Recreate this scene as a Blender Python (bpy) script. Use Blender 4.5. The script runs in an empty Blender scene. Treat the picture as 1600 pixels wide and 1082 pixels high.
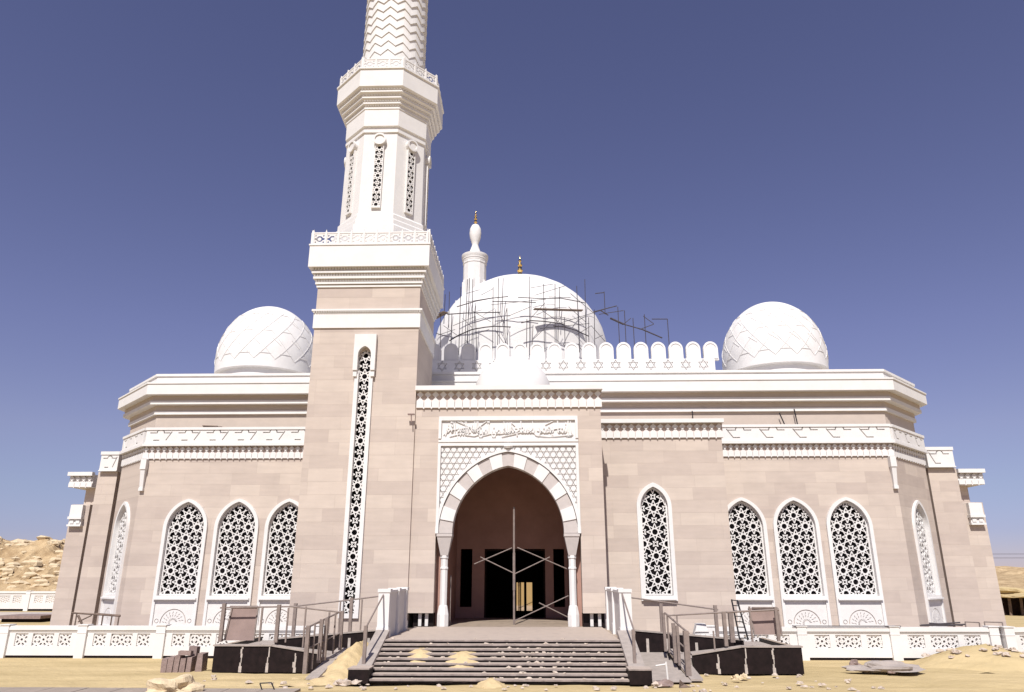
import bpy, math, random
from mathutils import Vector, Matrix
from mathutils.geometry import delaunay_2d_cdt
random.seed(7)
S = bpy.context.scene
COL = S.collection
rad = math.radians
# ------------------------------------------------------------------ camera
CAM = (0.93, 0.0, 3.2)
PITCH, YAW, FPX = rad(17.8), rad(1.46), 1119.0
cd = bpy.data.cameras.new('camera'); cam = bpy.data.objects.new('camera', cd); COL.objects.link(cam)
cam.location = CAM; cam.rotation_euler = (rad(90) + PITCH, 0, YAW)
cd.sensor_width = 36; cd.lens = FPX * 36 / 1600; cd.clip_end = 8000
S.camera = cam
# ------------------------------------------------------------------ light
SUN_EL, SUN_AZ = rad(50), rad(8)          # the sun stands behind the viewer, a little to the west of the axis
sd = Vector((-math.sin(SUN_AZ) * math.cos(SUN_EL), -math.cos(SUN_AZ) * math.cos(SUN_EL), math.sin(SUN_EL)))
sl = bpy.data.lights.new('sun', 'SUN'); sl.energy = 4.4; sl.angle = rad(0.5); sl.color = (1.0, 0.965, 0.92)
so = bpy.data.objects.new('sun', sl); COL.objects.link(so); so.rotation_euler = (-sd).to_track_quat('-Z', 'Y').to_euler()
W = bpy.data.worlds.new('World'); S.world = W; W.use_nodes = True
nt = W.node_tree; bg = nt.nodes['Background']
sky = nt.nodes.new('ShaderNodeTexSky'); sky.sky_type = 'NISHITA'; sky.sun_disc = False
sky.sun_elevation = SUN_EL; sky.sun_rotation = rad(180) + SUN_AZ; sky.dust_density = 0.0; sky.ozone_density = 5.0; sky.air_density = 1.0
tint = nt.nodes.new('ShaderNodeMix'); tint.data_type = 'RGBA'; tint.blend_type = 'MULTIPLY'; tint.inputs[0].default_value = 1
tint.inputs[7].default_value = (1.30, 0.92, 0.95, 1)
tc = nt.nodes.new('ShaderNodeTexCoord'); sz = nt.nodes.new('ShaderNodeSeparateXYZ'); rp = nt.nodes.new('ShaderNodeValToRGB')
E_ = rp.color_ramp.elements; E_[0].position = 0.0; E_[0].color = (.50, .62, .85, 1); E_[1].position = .30; E_[1].color = (1, .93, 1, 1)
for p_, c_ in ((.05, (.56, .66, .88, 1)), (.10, (.72, .79, .88, 1)), (.17, (.93, .89, .92, 1))): e_ = E_.new(p_); e_.color = c_
nt.links.new(tc.outputs['Generated'], sz.inputs[0]); nt.links.new(sz.outputs[2], rp.inputs[0])
hz = nt.nodes.new('ShaderNodeMix'); hz.data_type = 'RGBA'; hz.blend_type = 'MULTIPLY'; hz.inputs[0].default_value = 1
nt.links.new(sky.outputs[0], tint.inputs[6]); nt.links.new(tint.outputs[2], hz.inputs[6]); nt.links.new(rp.outputs[0], hz.inputs[7]); nt.links.new(hz.outputs[2], bg.inputs[0]); bg.inputs[1].default_value = 0.0715
S.view_settings.view_transform = 'Standard'; S.view_settings.look = 'None'; S.view_settings.gamma = 1
S.view_settings.exposure = 0.44
S.cycles.max_bounces = 6; S.cycles.diffuse_bounces = 4

# ------------------------------------------------------------------ pixel -> place, used only to read positions off at real depths
_fw = Vector((-math.sin(YAW) * math.cos(PITCH), math.cos(YAW) * math.cos(PITCH), math.sin(PITCH)))
_rt = Vector((math.cos(YAW), math.sin(YAW), 0)); _up = _rt.cross(_fw)
def ray(u, v): return _fw + _rt * ((u - 800) / FPX) + _up * (-(v - 541) / FPX)
def atY(u, v, Y):
    r = ray(u, v); t = (Y - CAM[1]) / r.y; return Vector(CAM) + r * t
def atZ(u, v, Z):
    r = ray(u, v); t = (Z - CAM[2]) / r.z; return Vector(CAM) + r * t
# ------------------------------------------------------------------ materials
def mat(name, base, rough=0.8, metal=0.0, var=0.0, vscale=2.0, bump=0.0, bscale=20.0, dust=None, spec=0.3):
    m = bpy.data.materials.new(name); m.use_nodes = True; t = m.node_tree; b = t.nodes['Principled BSDF']
    b.inputs['Roughness'].default_value = rough; b.inputs['Metallic'].default_value = metal
    b.inputs['Specular IOR Level'].default_value = spec
    N, L = t.nodes.new, t.links.new
    geo = N('ShaderNodeNewGeometry'); col = None
    rgb = N('ShaderNodeRGB'); rgb.outputs[0].default_value = (*base, 1); col = rgb.outputs[0]
    if var:
        n = N('ShaderNodeTexNoise'); n.inputs['Scale'].default_value = vscale; n.inputs['Detail'].default_value = 6; n.inputs['Roughness'].default_value = 0.65
        L(geo.outputs['Position'], n.inputs['Vector'])
        r = N('ShaderNodeMapRange'); r.inputs[1].default_value = 0.3; r.inputs[2].default_value = 0.7; r.inputs[3].default_value = 1 - var; r.inputs[4].default_value = 1 + var
        L(n.outputs[0], r.inputs[0])
        mx = N('ShaderNodeMix'); mx.data_type = 'RGBA'; mx.blend_type = 'MULTIPLY'; mx.inputs[0].default_value = 1
        L(col, mx.inputs[6]); L(r.outputs[0], mx.inputs[7]); col = mx.outputs[2]
    if dust:                                   # wind-blown sand lying on whatever faces up
        dcol, amount = dust
        sx = N('ShaderNodeSeparateXYZ'); L(geo.outputs['Normal'], sx.inputs[0])
        n2 = N('ShaderNodeTexNoise'); n2.inputs['Scale'].default_value = 3.0; n2.inputs['Detail'].default_value = 8; L(geo.outputs['Position'], n2.inputs['Vector'])
        ad = N('ShaderNodeMath'); ad.operation = 'MULTIPLY_ADD'; L(n2.outputs[0], ad.inputs[0]); ad.inputs[1].default_value = 0.9; L(sx.outputs[2], ad.inputs[2])
        r2 = N('ShaderNodeMapRange'); r2.inputs[1].default_value = 1.15 - 0.35; r2.inputs[2].default_value = 1.45; r2.inputs[3].default_value = 0; r2.inputs[4].default_value = amount
        L(ad.outputs[0], r2.inputs[0])
        mx = N('ShaderNodeMix'); mx.data_type = 'RGBA'; L(r2.outputs[0], mx.inputs[0]); L(col, mx.inputs[6]); mx.inputs[7].default_value = (*dcol, 1); col = mx.outputs[2]
    L(col, b.inputs['Base Color'])
    if bump:
        n = N('ShaderNodeTexNoise'); n.inputs['Scale'].default_value = bscale; n.inputs['Detail'].default_value = 7; L(geo.outputs['Position'], n.inputs['Vector'])
        bp = N('ShaderNodeBump'); bp.inputs['Strength'].default_value = bump; bp.inputs['Distance'].default_value = 0.05
        L(n.outputs[0], bp.inputs['Height']); L(bp.outputs[0], b.inputs['Normal'])
    return m

def stone_mat(name, c1, c2, bw=2.7, rh=0.62, off=0.5):
    m = bpy.data.materials.new(name); m.use_nodes = True; t = m.node_tree; b = t.nodes['Principled BSDF']
    b.inputs['Roughness'].default_value = 0.7; b.inputs['Specular IOR Level'].default_value = 0.25
    N, L = t.nodes.new, t.links.new
    g = N('ShaderNodeNewGeometry'); p = N('ShaderNodeSeparateXYZ'); L(g.outputs['Position'], p.inputs[0])
    ad = N('ShaderNodeMath'); L(p.outputs[0], ad.inputs[0]); L(p.outputs[1], ad.inputs[1])
    c = N('ShaderNodeCombineXYZ'); L(ad.outputs[0], c.inputs[0]); L(p.outputs[2], c.inputs[1])
    def bricks(mortar, w, a, bb, mo):
        k = N('ShaderNodeTexBrick'); L(c.outputs[0], k.inputs['Vector'])
        k.offset = off; k.offset_frequency = 2; k.squash = 0.62; k.squash_frequency = 3
        k.inputs['Color1'].default_value = a; k.inputs['Color2'].default_value = bb; k.inputs['Mortar'].default_value = mo
        k.inputs['Scale'].default_value = 1; k.inputs['Mortar Size'].default_value = mortar; k.inputs['Mortar Smooth'].default_value = 0.1
        k.inputs['Bias'].default_value = 0.0; k.inputs['Brick Width'].default_value = w; k.inputs['Row Height'].default_value = rh
        return k
    k = bricks(0.007, bw, (*c1, 1), (*c2, 1), (c1[0] * 0.84, c1[1] * 0.83, c1[2] * 0.82, 1))
    n = N('ShaderNodeTexNoise'); n.inputs['Scale'].default_value = 1.1; n.inputs['Detail'].default_value = 8; n.inputs['Roughness'].default_value = 0.6; L(c.outputs[0], n.inputs['Vector'])
    mp = N('ShaderNodeMapping'); mp.inputs['Scale'].default_value = (0.35, 2.4, 1); L(c.outputs[0], mp.inputs[0])
    n3 = N('ShaderNodeTexNoise'); n3.inputs['Scale'].default_value = 2.0; n3.inputs['Detail'].default_value = 5; L(mp.outputs[0], n3.inputs['Vector'])
    s = N('ShaderNodeMath'); L(n.outputs[0], s.inputs[0]); L(n3.outputs[0], s.inputs[1])
    r = N('ShaderNodeMapRange'); r.inputs[1].default_value = 0.7; r.inputs[2].default_value = 1.3; r.inputs[3].default_value = 0.93; r.inputs[4].default_value = 1.06; L(s.outputs[0], r.inputs[0])
    mx = N('ShaderNodeMix'); mx.data_type = 'RGBA'; mx.blend_type = 'MULTIPLY'; mx.inputs[0].default_value = 1
    L(k.outputs[0], mx.inputs[6]); L(r.outputs[0], mx.inputs[7]); L(mx.outputs[2], b.inputs['Base Color'])
    bp = N('ShaderNodeBump'); bp.inputs['Strength'].default_value = 0.4; bp.inputs['Distance'].default_value = 0.02; bp.invert = True
    L(k.outputs['Fac'], bp.inputs['Height']); L(bp.outputs[0], b.inputs['Normal'])
    return m
M = {}
M['stone'] = stone_mat('travertine_cladding', (0.530, 0.450, 0.384), (0.440, 0.366, 0.318))
M['white'] = mat('white_plaster', (0.66, 0.64, 0.62), 0.75, var=0.05, vscale=1.3, bump=0.05, bscale=30)
M['white2'] = mat('white_panel', (0.64, 0.615, 0.59), 0.75, var=0.05, vscale=2.5)
M['backing'] = mat('pinkish_white_render', (0.50, 0.405, 0.36), 0.85, var=0.04, vscale=2)  # pinkish and darkened: the shade behind the frieze diamonds is put into the colour
M['grey'] = mat('mauve_voussoir_stone', (0.47, 0.425, 0.40), 0.8, var=0.06, vscale=4)
M['tan'] = mat('pinkish_render', (0.47, 0.40, 0.345), 0.85, var=0.05, vscale=1.5)
M['granite'] = mat('dark_granite', (0.012, 0.007, 0.007), 0.55, var=0.5, vscale=4, dust=((0.40, 0.32, 0.25), 0.85), spec=0.18)
M['tread'] = mat('granite_tread', (0.26, 0.215, 0.195), 0.8, var=0.3, vscale=4, dust=((0.43, 0.355, 0.30), 0.95))
M['concrete'] = mat('dusty_concrete', (0.33, 0.285, 0.255), 0.9, var=0.15, vscale=3, bump=0.25, bscale=15)
M['mortar'] = mat('pale_mortar', (0.42, 0.37, 0.33), 0.9, var=0.2, vscale=8)
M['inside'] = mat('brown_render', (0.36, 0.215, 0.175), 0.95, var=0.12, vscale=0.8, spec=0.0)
M['dark'] = mat('unlit_timber', (0.02, 0.012, 0.01), 0.8, spec=0.05)  # near-black: darkness of hall and shelter put into colour; also dark timber
M['glass'] = mat('dark_glass', (0.008, 0.006, 0.008), 0.35, spec=0.2)
M['pane'] = mat('mirror_pane', (0.75, 0.62, 0.45), 0.04, metal=1.0)  # sand-tinted reflector added for the daylight beyond the doorway
M['steel'] = mat('scaffold_steel', (0.055, 0.045, 0.05), 0.6, var=0.3, vscale=6)
M['rail'] = mat('dusty_steel_tube', (0.22, 0.175, 0.155), 0.6, var=0.2, vscale=6)
M['plank'] = mat('plank_wood', (0.16, 0.115, 0.09), 0.9, var=0.3, vscale=5)
M['board'] = mat('brown_board', (0.255, 0.185, 0.165), 0.8, var=0.12, vscale=2.5)
M['gold'] = mat('gilded_metal', (0.83, 0.58, 0.22), 0.25, metal=1.0)
M['black'] = mat('black_metal', (0.02, 0.018, 0.02), 0.5)
M['sandheap'] = mat('yellow_sand', (0.53, 0.41, 0.235), 1.0, var=0.12, vscale=3, bump=0.5, bscale=12, spec=0.0)
M['rock'] = mat('pale_rock', (0.55, 0.44, 0.29), 0.95, var=0.2, vscale=5, bump=0.6, bscale=8)
M['rubble'] = mat('pale_rubble', (0.48, 0.40, 0.33), 0.95, var=0.25, vscale=9, bump=0.5, bscale=14)
M['block'] = mat('mauve_block', (0.25, 0.185, 0.165), 0.95, var=0.2, vscale=6, bump=0.4, bscale=20)
M['paver'] = mat('grey_paver', (0.30, 0.25, 0.21), 0.9, var=0.12, vscale=2, bump=0.2, bscale=25)
M['shade_roof'] = mat('dull_sheet_roof', (0.10, 0.07, 0.06), 0.8, var=0.2, vscale=3)

def ground_mat():
    m = bpy.data.materials.new('desert_sand'); m.use_nodes = True; t = m.node_tree; b = t.nodes['Principled BSDF']
    b.inputs['Roughness'].default_value = 1; b.inputs['Specular IOR Level'].default_value = 0
    N, L = t.nodes.new, t.links.new
    g = N('ShaderNodeNewGeometry')
    mp = N('ShaderNodeMapping'); mp.inputs['Scale'].default_value = (0.25, 1.0, 1); L(g.outputs['Position'], mp.inputs[0])
    n = N('ShaderNodeTexNoise'); n.inputs['Scale'].default_value = 0.55; n.inputs['Detail'].default_value = 9; n.inputs['Roughness'].default_value = 0.62; L(mp.outputs[0], n.inputs['Vector'])
    r = N('ShaderNodeValToRGB'); L(n.outputs[0], r.inputs[0])
    r.color_ramp.elements[0].position = 0.32; r.color_ramp.elements[0].color = (0.40, 0.31, 0.165, 1)
    r.color_ramp.elements[1].position = 0.66; r.color_ramp.elements[1].color = (0.53, 0.415, 0.235, 1)
    v = N('ShaderNodeTexVoronoi'); v.inputs['Scale'].default_value = 5; L(g.outputs['Position'], v.inputs['Vector'])
    st = N('ShaderNodeMath'); st.operation = 'LESS_THAN'; L(v.outputs['Distance'], st.inputs[0]); st.inputs[1].default_value = 0.07
    mx = N('ShaderNodeMix'); mx.data_type = 'RGBA'; L(st.outputs[0], mx.inputs[0]); L(r.outputs[0], mx.inputs[6]); mx.inputs[7].default_value = (0.40, 0.33, 0.25, 1)
    L(mx.outputs[2], b.inputs['Base Color'])
    n2 = N('ShaderNodeTexNoise'); n2.inputs['Scale'].default_value = 3.2; n2.inputs['Detail'].default_value = 9; L(g.outputs['Position'], n2.inputs['Vector'])
    bp = N('ShaderNodeBump'); bp.inputs['Strength'].default_value = 0.55; bp.inputs['Distance'].default_value = 0.12; L(n2.outputs[0], bp.inputs['Height']); L(bp.outputs[0], b.inputs['Normal'])
    return m
def hill_mat():
    m = bpy.data.materials.new('rocky_hillside'); m.use_nodes = True; t = m.node_tree; b = t.nodes['Principled BSDF']
    b.inputs['Roughness'].default_value = 1; b.inputs['Specular IOR Level'].default_value = 0
    N, L = t.nodes.new, t.links.new
    g = N('ShaderNodeNewGeometry'); n = N('ShaderNodeTexNoise'); n.inputs['Scale'].default_value = 0.45; n.inputs['Detail'].default_value = 10; n.inputs['Roughness'].default_value = 0.7
    L(g.outputs['Position'], n.inputs['Vector']); r = N('ShaderNodeValToRGB'); L(n.outputs[0], r.inputs[0])
    r.color_ramp.elements[0].position = 0.35; r.color_ramp.elements[0].color = (0.33, 0.225, 0.125, 1)
    r.color_ramp.elements[1].position = 0.62; r.color_ramp.elements[1].color = (0.56, 0.42, 0.25, 1)
    L(r.outputs[0], b.inputs['Base Color'])
    bp = N('ShaderNodeBump'); bp.inputs['Strength'].default_value = 1.0; bp.inputs['Distance'].default_value = 0.8; L(n.outputs[0], bp.inputs['Height']); L(bp.outputs[0], b.inputs['Normal'])
    return m
M['ground'] = ground_mat(); M['hill'] = hill_mat()

# ------------------------------------------------------------------ mesh helpers
ORG = {}
class MB:
    def __init__(s): s.v = []; s.f = []
    def add(s, vs, fs):
        k = len(s.v); s.v += [tuple(p) for p in vs]; s.f += [tuple(i + k for i in q) for q in fs]; return s
    def box(s, x0, x1, y0, y1, z0, z1):
        return s.add([(x0,y0,z0),(x1,y0,z0),(x1,y1,z0),(x0,y1,z0),(x0,y0,z1),(x1,y0,z1),(x1,y1,z1),(x0,y1,z1)],
                     [(0,3,2,1),(4,5,6,7),(0,1,5,4),(1,2,6,5),(2,3,7,6),(3,0,4,7)])
    def bar(s, a, b, w, h=None, up=(0, 0, 1)):
        a = Vector(a); b = Vector(b); h = h or w; d = (b - a).normalized(); u = Vector(up)
        if abs(d.dot(u)) > .98: u = Vector((0, 1, 0))
        r = d.cross(u).normalized() * (w / 2); q = r.cross(d).normalized() * (h / 2)
        return s.add([a-r-q, a+r-q, a+r+q, a-r+q, b-r-q, b+r-q, b+r+q, b-r+q], [(0,1,2,3),(7,6,5,4),(0,4,5,1),(1,5,6,2),(2,6,7,3),(3,7,4,0)])
    def tube(s, a, b, r, n=8, r2=None):
        a = Vector(a); b = Vector(b); d = (b - a).normalized(); u = Vector((0, 0, 1)) if abs(d.z) < .95 else Vector((1, 0, 0))
        p = d.cross(u).normalized(); q = d.cross(p); r2 = r if r2 is None else r2; vs = []
        for c, rr in ((a, r), (b, r2)):
            for i in range(n): t = 2*math.pi*i/n; vs.append(c + p*(math.cos(t)*rr) + q*(math.sin(t)*rr))
        fs = [(i, (i+1) % n, n+(i+1) % n, n+i) for i in range(n)] + [tuple(range(n-1, -1, -1)), tuple(range(n, 2*n))]
        return s.add(vs, fs)
    def path(s, pts, r, n=6):
        for a, b in zip(pts, pts[1:]): s.tube(a, b, r, n)
        return s
    def lathe(s, prof, n, c=(0, 0, 0), rot=0.0):
        vs = []; m = len(prof)
        for r, z in prof:
            for i in range(n): t = rot + 2*math.pi*i/n; vs.append((c[0]+r*math.cos(t), c[1]+r*math.sin(t), c[2]+z))
        fs = [(j*n+i, j*n+(i+1) % n, (j+1)*n+(i+1) % n, (j+1)*n+i) for j in range(m-1) for i in range(n)]
        fs += [tuple(range(n-1, -1, -1)), tuple((m-1)*n+i for i in range(n))]
        return s.add(vs, fs)
    def plan(s, poly, z0, z1):                 # plan polygon (counter-clockwise) pulled up
        n = len(poly); vs = [(x, y, z0) for x, y in poly] + [(x, y, z1) for x, y in poly]
        return s.add(vs, [(i, (i+1) % n, n+(i+1) % n, n+i) for i in range(n)] + [tuple(range(n-1, -1, -1)), tuple(range(n, 2*n))])
    def slab(s, poly, fr, d0, d1):             # outline in the (u,v) plane of frame fr, from depth d0 to d1
        n = len(poly); vs = [fr(u, v, d0) for u, v in poly] + [fr(u, v, d1) for u, v in poly]
        return s.add(vs, [tuple(range(n)), tuple(range(2*n-1, n-1, -1))] + [(i, n+i, n+(i+1) % n, (i+1) % n) for i in range(n)])
    def cells(s, outline, shapes, fr, d0, d1, keep):
        vs, tris = cut2d(outline, shapes, keep); n = len(vs); ed = {}
        for t in tris:
            for a, b in zip(t, t[1:] + t[:1]): ed[(a, b)] = 1
        s.add([fr(u, v, d0) for u, v in vs] + [fr(u, v, d1) for u, v in vs],
              [t for t in tris] + [tuple(i + n for i in reversed(t)) for t in tris] + [(b, a, a+n, b+n) for a, b in ed if (b, a) not in ed])
        return s
    def build(s, name, m, parent=None, org=None, smooth=False):
        if org is None: org = ORG.get(parent, Vector((0, 0, 0))) if parent else Vector((0, 0, 0))
        org = Vector(org); me = bpy.data.meshes.new(name)
        me.from_pydata([Vector(p) - org for p in s.v], [], s.f); me.validate()
        import bmesh
        b = bmesh.new(); b.from_mesh(me); bmesh.ops.recalc_face_normals(b, faces=b.faces); b.to_mesh(me); b.free()
        if smooth:
            for p in me.polygons: p.use_smooth = True
            me.set_sharp_from_angle(angle=rad(40))
        me.materials.append(m)
        o = bpy.data.objects.new(name, me); COL.objects.link(o)
        if parent: o.parent = parent; ORG[o] = ORG.get(parent, Vector((0, 0, 0)))
        else: o.location = org; ORG[o] = org
        return o
def cut2d(outline, shapes, keep):
    V = []; F = []
    for poly in [outline] + list(shapes):
        poly = list(poly)
        if sum(p[0]*q[1]-q[0]*p[1] for p, q in zip(poly, poly[1:]+poly[:1])) < 0: poly.reverse()
        F.append(list(range(len(V), len(V) + len(poly)))); V += [Vector(p) for p in poly]
    r = delaunay_2d_cdt(V, [], F, 0, 1e-5); vs = [tuple(v) for v in r[0]]; out = []
    for f, of in zip(r[2], r[5]):
        if 0 not in of: continue
        if (keep == 'in') == (len(of) > 1): out.append(tuple(f))
    return vs, out
def seg(a, b, w):
    a = Vector(a); b = Vector(b); d = (b - a).normalized(); n = Vector((-d.y, d.x)) * (w / 2); e = d * (w * .25)
    return [a-e-n, b+e-n, b+e+n, a-e+n]
def ngon(c, r, n, rot=0): return [(c[0]+r*math.cos(rot+2*math.pi*i/n), c[1]+r*math.sin(rot+2*math.pi*i/n)) for i in range(n)]
def front(Y): return lambda u, v, d: (u, Y + d, v)       # a plane that faces the viewer; depth runs into the wall
def turned(x, y, a):                                     # a vertical plane through (x,y) turned by a about z
    c, s_ = math.cos(a), math.sin(a)
    return lambda u, v, d: (x + u*c - d*s_, y + u*s_ + d*c, v)
def arch(h, spring, k=1.22, n=12, cx=0.0, base=None):    # pointed two-centred arch, from one foot to the other
    R = k*h; t0 = math.acos((R-h)/R); A = [(cx - (R-h) + R*math.cos(t0*i/n), spring + R*math.sin(t0*i/n)) for i in range(n+1)]
    P = A + [(2*cx - x, z) for x, z in reversed(A[:-1])]
    return ([(cx+h, base)] + P + [(cx-h, base)]) if base is not None else P

def thing(name, loc, label, cat, group=None):
    o = bpy.data.objects.new(name, None); COL.objects.link(o); o.location = loc; o.empty_display_size = .3
    ORG[o] = Vector(loc); return tag(o, label, cat, group)
def tag(o, label=None, cat=None, group=None, kind=None):
    if label: o['label'] = label
    if cat: o['category'] = cat
    if group: o['group'] = group
    if kind: o['kind'] = kind
    return o

# ------------------------------------------------------------------ the ground, the hills, the terrace
def hsh(x, y): return math.sin(x*1.7+y*2.3)*.5 + math.sin(x*.63-y*1.1+1.3)*.6 + math.sin(x*3.9+y*.7)*.25
def axis(lo, hi, step, far):
    a = [lo + step*i for i in range(int((hi-lo)/step)+1)]; d = step; p = a[-1]; q = a[0]; up = []; dn = []
    while p < far: d *= 1.5; p += d; up.append(p)
    d = step
    while q > -far: d *= 1.5; q -= d; dn.append(q)
    return dn[::-1] + a + up
xs = axis(-30, 30, .3, 4200); ys = axis(18, 34, .2, 4200)
g = MB(); nx = len(xs)
for y in ys:
    for x in xs:
        near = 1 if (-34 < x < 34 and 12 < y < 31) else 0
        g.v.append((x, y, (.022*hsh(x*1.3, y*1.6) + .012*math.sin(y*5.1+.6*math.sin(x*.35)) - .035 - .05*math.exp(-((y-24.1-.9*math.sin(x*.11+1))/.22)**2) - .05*math.exp(-((y-25.9-.9*math.sin(x*.11+1))/.22)**2)*(abs(x) > 7.2)) * near - (0.02 if not near else 0)))
g.f = [(j*nx+i, j*nx+i+1, (j+1)*nx+i+1, (j+1)*nx+i) for j in range(len(ys)-1) for i in range(nx-1)]
tag(g.build('ground', M['ground'], smooth=True), kind='structure')

from mathutils import noise as NZ_
def hill(name, x0, x1, y0, y1, hgt, step, seed, rocky=1.0):
    h = MB(); nx = int((x1-x0)/step)+1; ny = int((y1-y0)/step)+1
    for j in range(ny):
        for i in range(nx):
            x = x0+i*step; y = y0+j*step; t = j/(ny-1)
            z = hgt*min(1, t*2.2)**.8 * (.84+.10*hsh(x*.05, y*.04))
            q = Vector((x*.16, y*.16, seed)); z += rocky*min(1, t*8)*(1.5*NZ_.fractal(q, 1.0, 2.1, 6)+.9*abs(NZ_.noise(q*2.7))+.5*NZ_.cell(q*5.3))
            e = min(1, (x-x0)/30, (x1-x)/30); z = z*max(0, e) - .3
            h.v.append((x, y, z))
    h.f = [(j*nx+i, j*nx+i+1, (j+1)*nx+i+1, (j+1)*nx+i) for j in range(ny-1) for i in range(nx-1)]
    return tag(h.build(name, M['hill']), kind='structure')
hill('hill', -190, -40, 98, 160, 12.0, .75, 3)
hill('desert_rise', 40, 420, 150, 330, 6.4, 4.0, 5, .5)

from mathutils.bvhtree import BVHTree
hb = bpy.data.objects['hill']; bv = BVHTree.FromPolygons([v.co[:] for v in hb.data.vertices], [q.vertices[:] for q in hb.data.polygons])
hr = MB(); rr = random.Random(8)
for i in range(900):
    x = rr.uniform(-112, -62); y = rr.uniform(100, 128); hit = bv.ray_cast((x, y, 40), (0, 0, -1))[0]
    if hit is None: continue
    s_ = rr.choice((.16, .22, .3, .3, .45, .7)); k = len(hr.v); a0 = rr.uniform(0, 3); vs = []
    for dz, r_ in ((-.5, .9), (.15, 1.1), (.55, .6)):
        for q in range(5): t = a0+q*1.257; e = rr.uniform(.75, 1.25); vs.append((hit.x+1.4*s_*r_*e*math.cos(t), hit.y+s_*r_*e*math.sin(t), hit.z+s_*dz*rr.uniform(.8, 1.2)))
    hr.add(vs, [(q, (q+1) % 5, 5+(q+1) % 5, 5+q) for q in range(5)] + [(5+q, 5+(q+1) % 5, 10+(q+1) % 5, 10+q) for q in range(5)] + [(10, 11, 12, 13, 14)])
hro = tag(hr.build('hill_rocks', M['rock'], org=(-85, 110, 5)), 'tan rocks and outcrops strewn over the hillside beyond the distant balustrade', 'rocks', kind='stuff')
p = MB(); p.box(-30.5, 30.5, 32.4, 80, -.2, .1)
tag(p.build('terrace', M['concrete']), kind='structure')
pv = MB(); rr = random.Random(2)
for i in range(26):
    x0 = -30 + i*1.05
    if x0 > -6.2: break
    pv.box(x0+.012, x0+1.04, 21.3, 22.93, -.1, .055 + rr.uniform(-.006, .006))
tag(pv.build('pavement', M['paver']), kind='structure')

# ------------------------------------------------------------------ girih lattice: octagon stars on a square net, big round holes and small star holes in turn
def girih(x0, x1, z0, z1, ca=0.80, w=0.05, ox=0.0, oz=0.0):
    # octagon centres lie ca apart along the diagonals; a cell is ca*sqrt2 wide
    c = ca*math.sqrt(2); inr = ca/2; out = []
    for i in range(int((x0-ox)/c)-2, int((x1-ox)/c)+3):
        for j in range(int((z0-oz)/c)-2, int((z1-oz)/c)+3):
            for kind, (px, pz) in (('B', (ox+i*c, oz+j*c)), ('A', (ox+(i+.5)*c, oz+(j+.5)*c))):
                if not (x0-ca*.6 < px < x1+ca*.6 and z0-ca*.6 < pz < z1+ca*.6): continue
                mid = [(px+inr*math.cos(math.pi/4*k+math.pi/4), pz+inr*math.sin(math.pi/4*k+math.pi/4)) for k in range(8)]
                for k in range(8): out.append(seg(mid[k], mid[(k+3) % 8], w))
                if kind == 'A':
                    q, r_ = ngon((px, pz), ca*.27, 12), ngon((px, pz), ca*.205, 12)
                    for k in range(12): out.append([q[k], q[(k+1) % 12], r_[(k+1) % 12], r_[k]])
            for px, pz in ((ox+(i+.5)*c, oz+j*c), (ox+i*c, oz+(j+.5)*c)):   # the little squares between octagons
                if not (x0-ca*.5 < px < x1+ca*.5 and z0-ca*.5 < pz < z1+ca*.5): continue
                h = inr*math.tan(math.pi/8); m4 = [(px+h*math.cos(math.pi/2*k+math.pi/4), pz+h*math.sin(math.pi/2*k+math.pi/4)) for k in range(4)]
                for k in range(4):
                    s_ = (px+h*.41*math.cos(math.pi/2*k+math.pi/2), pz+h*.41*math.sin(math.pi/2*k+math.pi/2))
                    out.append(seg(m4[k], s_, w)); out.append(seg(s_, m4[(k+1) % 4], w))
    return out
def kagome(x0, x1, z0, z1, a, w, ang=0.0):               # three families of lines: stars of six points
    cx, cz = (x0+x1)/2, (z0+z1)/2; R = math.hypot(x1-x0, z1-z0)/2+a; out = []
    for k in range(3):
        t = ang + k*math.pi/3; d = Vector((math.cos(t), math.sin(t))); n = Vector((-d.y, d.x)); m = int(R/a)+1
        for i in range(-m, m+1):
            c = Vector((cx, cz)) + n*((i+.5)*a); L = math.sqrt(max(.01, R*R-((i+.5)*a)**2)); out.append(seg(c-d*L, c+d*L, w))
    return out
def clip_circle_frame(): pass

# ------------------------------------------------------------------ cornice friezes: a row of pointed tongues under a row of diamonds, shaded by a slab
def frieze(mb, back, fr, u0, u1, z0, z1, n, slab_h, slab_out=.34, deep=.26):
    w = (u1-u0)/n; zt = z1-slab_h; zm = z0 + (zt-z0)*.60
    for i in range(n):
        c = u0+(i+.5)*w; hw = w*.47
        mb.slab([(c-hw, z0), (c+hw, z0), (c+hw, zm-.42*w), (c, zm+.02), (c-hw, zm-.42*w)], fr, -.085, .02)
        r = w*.44; zc = zt - r*1.0
        mb.slab([(c-r, zc), (c, zc-r*1.05), (c+r, zc), (c, zc+r*.98)], fr, -.11, .02)
        if i: mb.slab([(c-w/2-.028, z0-.055), (c-w/2+.028, z0-.055), (c-w/2+.028, z0+.03), (c-w/2-.028, z0+.03)], fr, -.10, -.03)
    mb.slab([(u0-.03, zt), (u1+.03, zt), (u1+.03, z1), (u0-.03, z1)], fr, -slab_out, .02)
    back.slab([(u0, z0-.02), (u1, z0-.02), (u1, zt), (u0, zt)], fr, -.012, .02)

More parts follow.
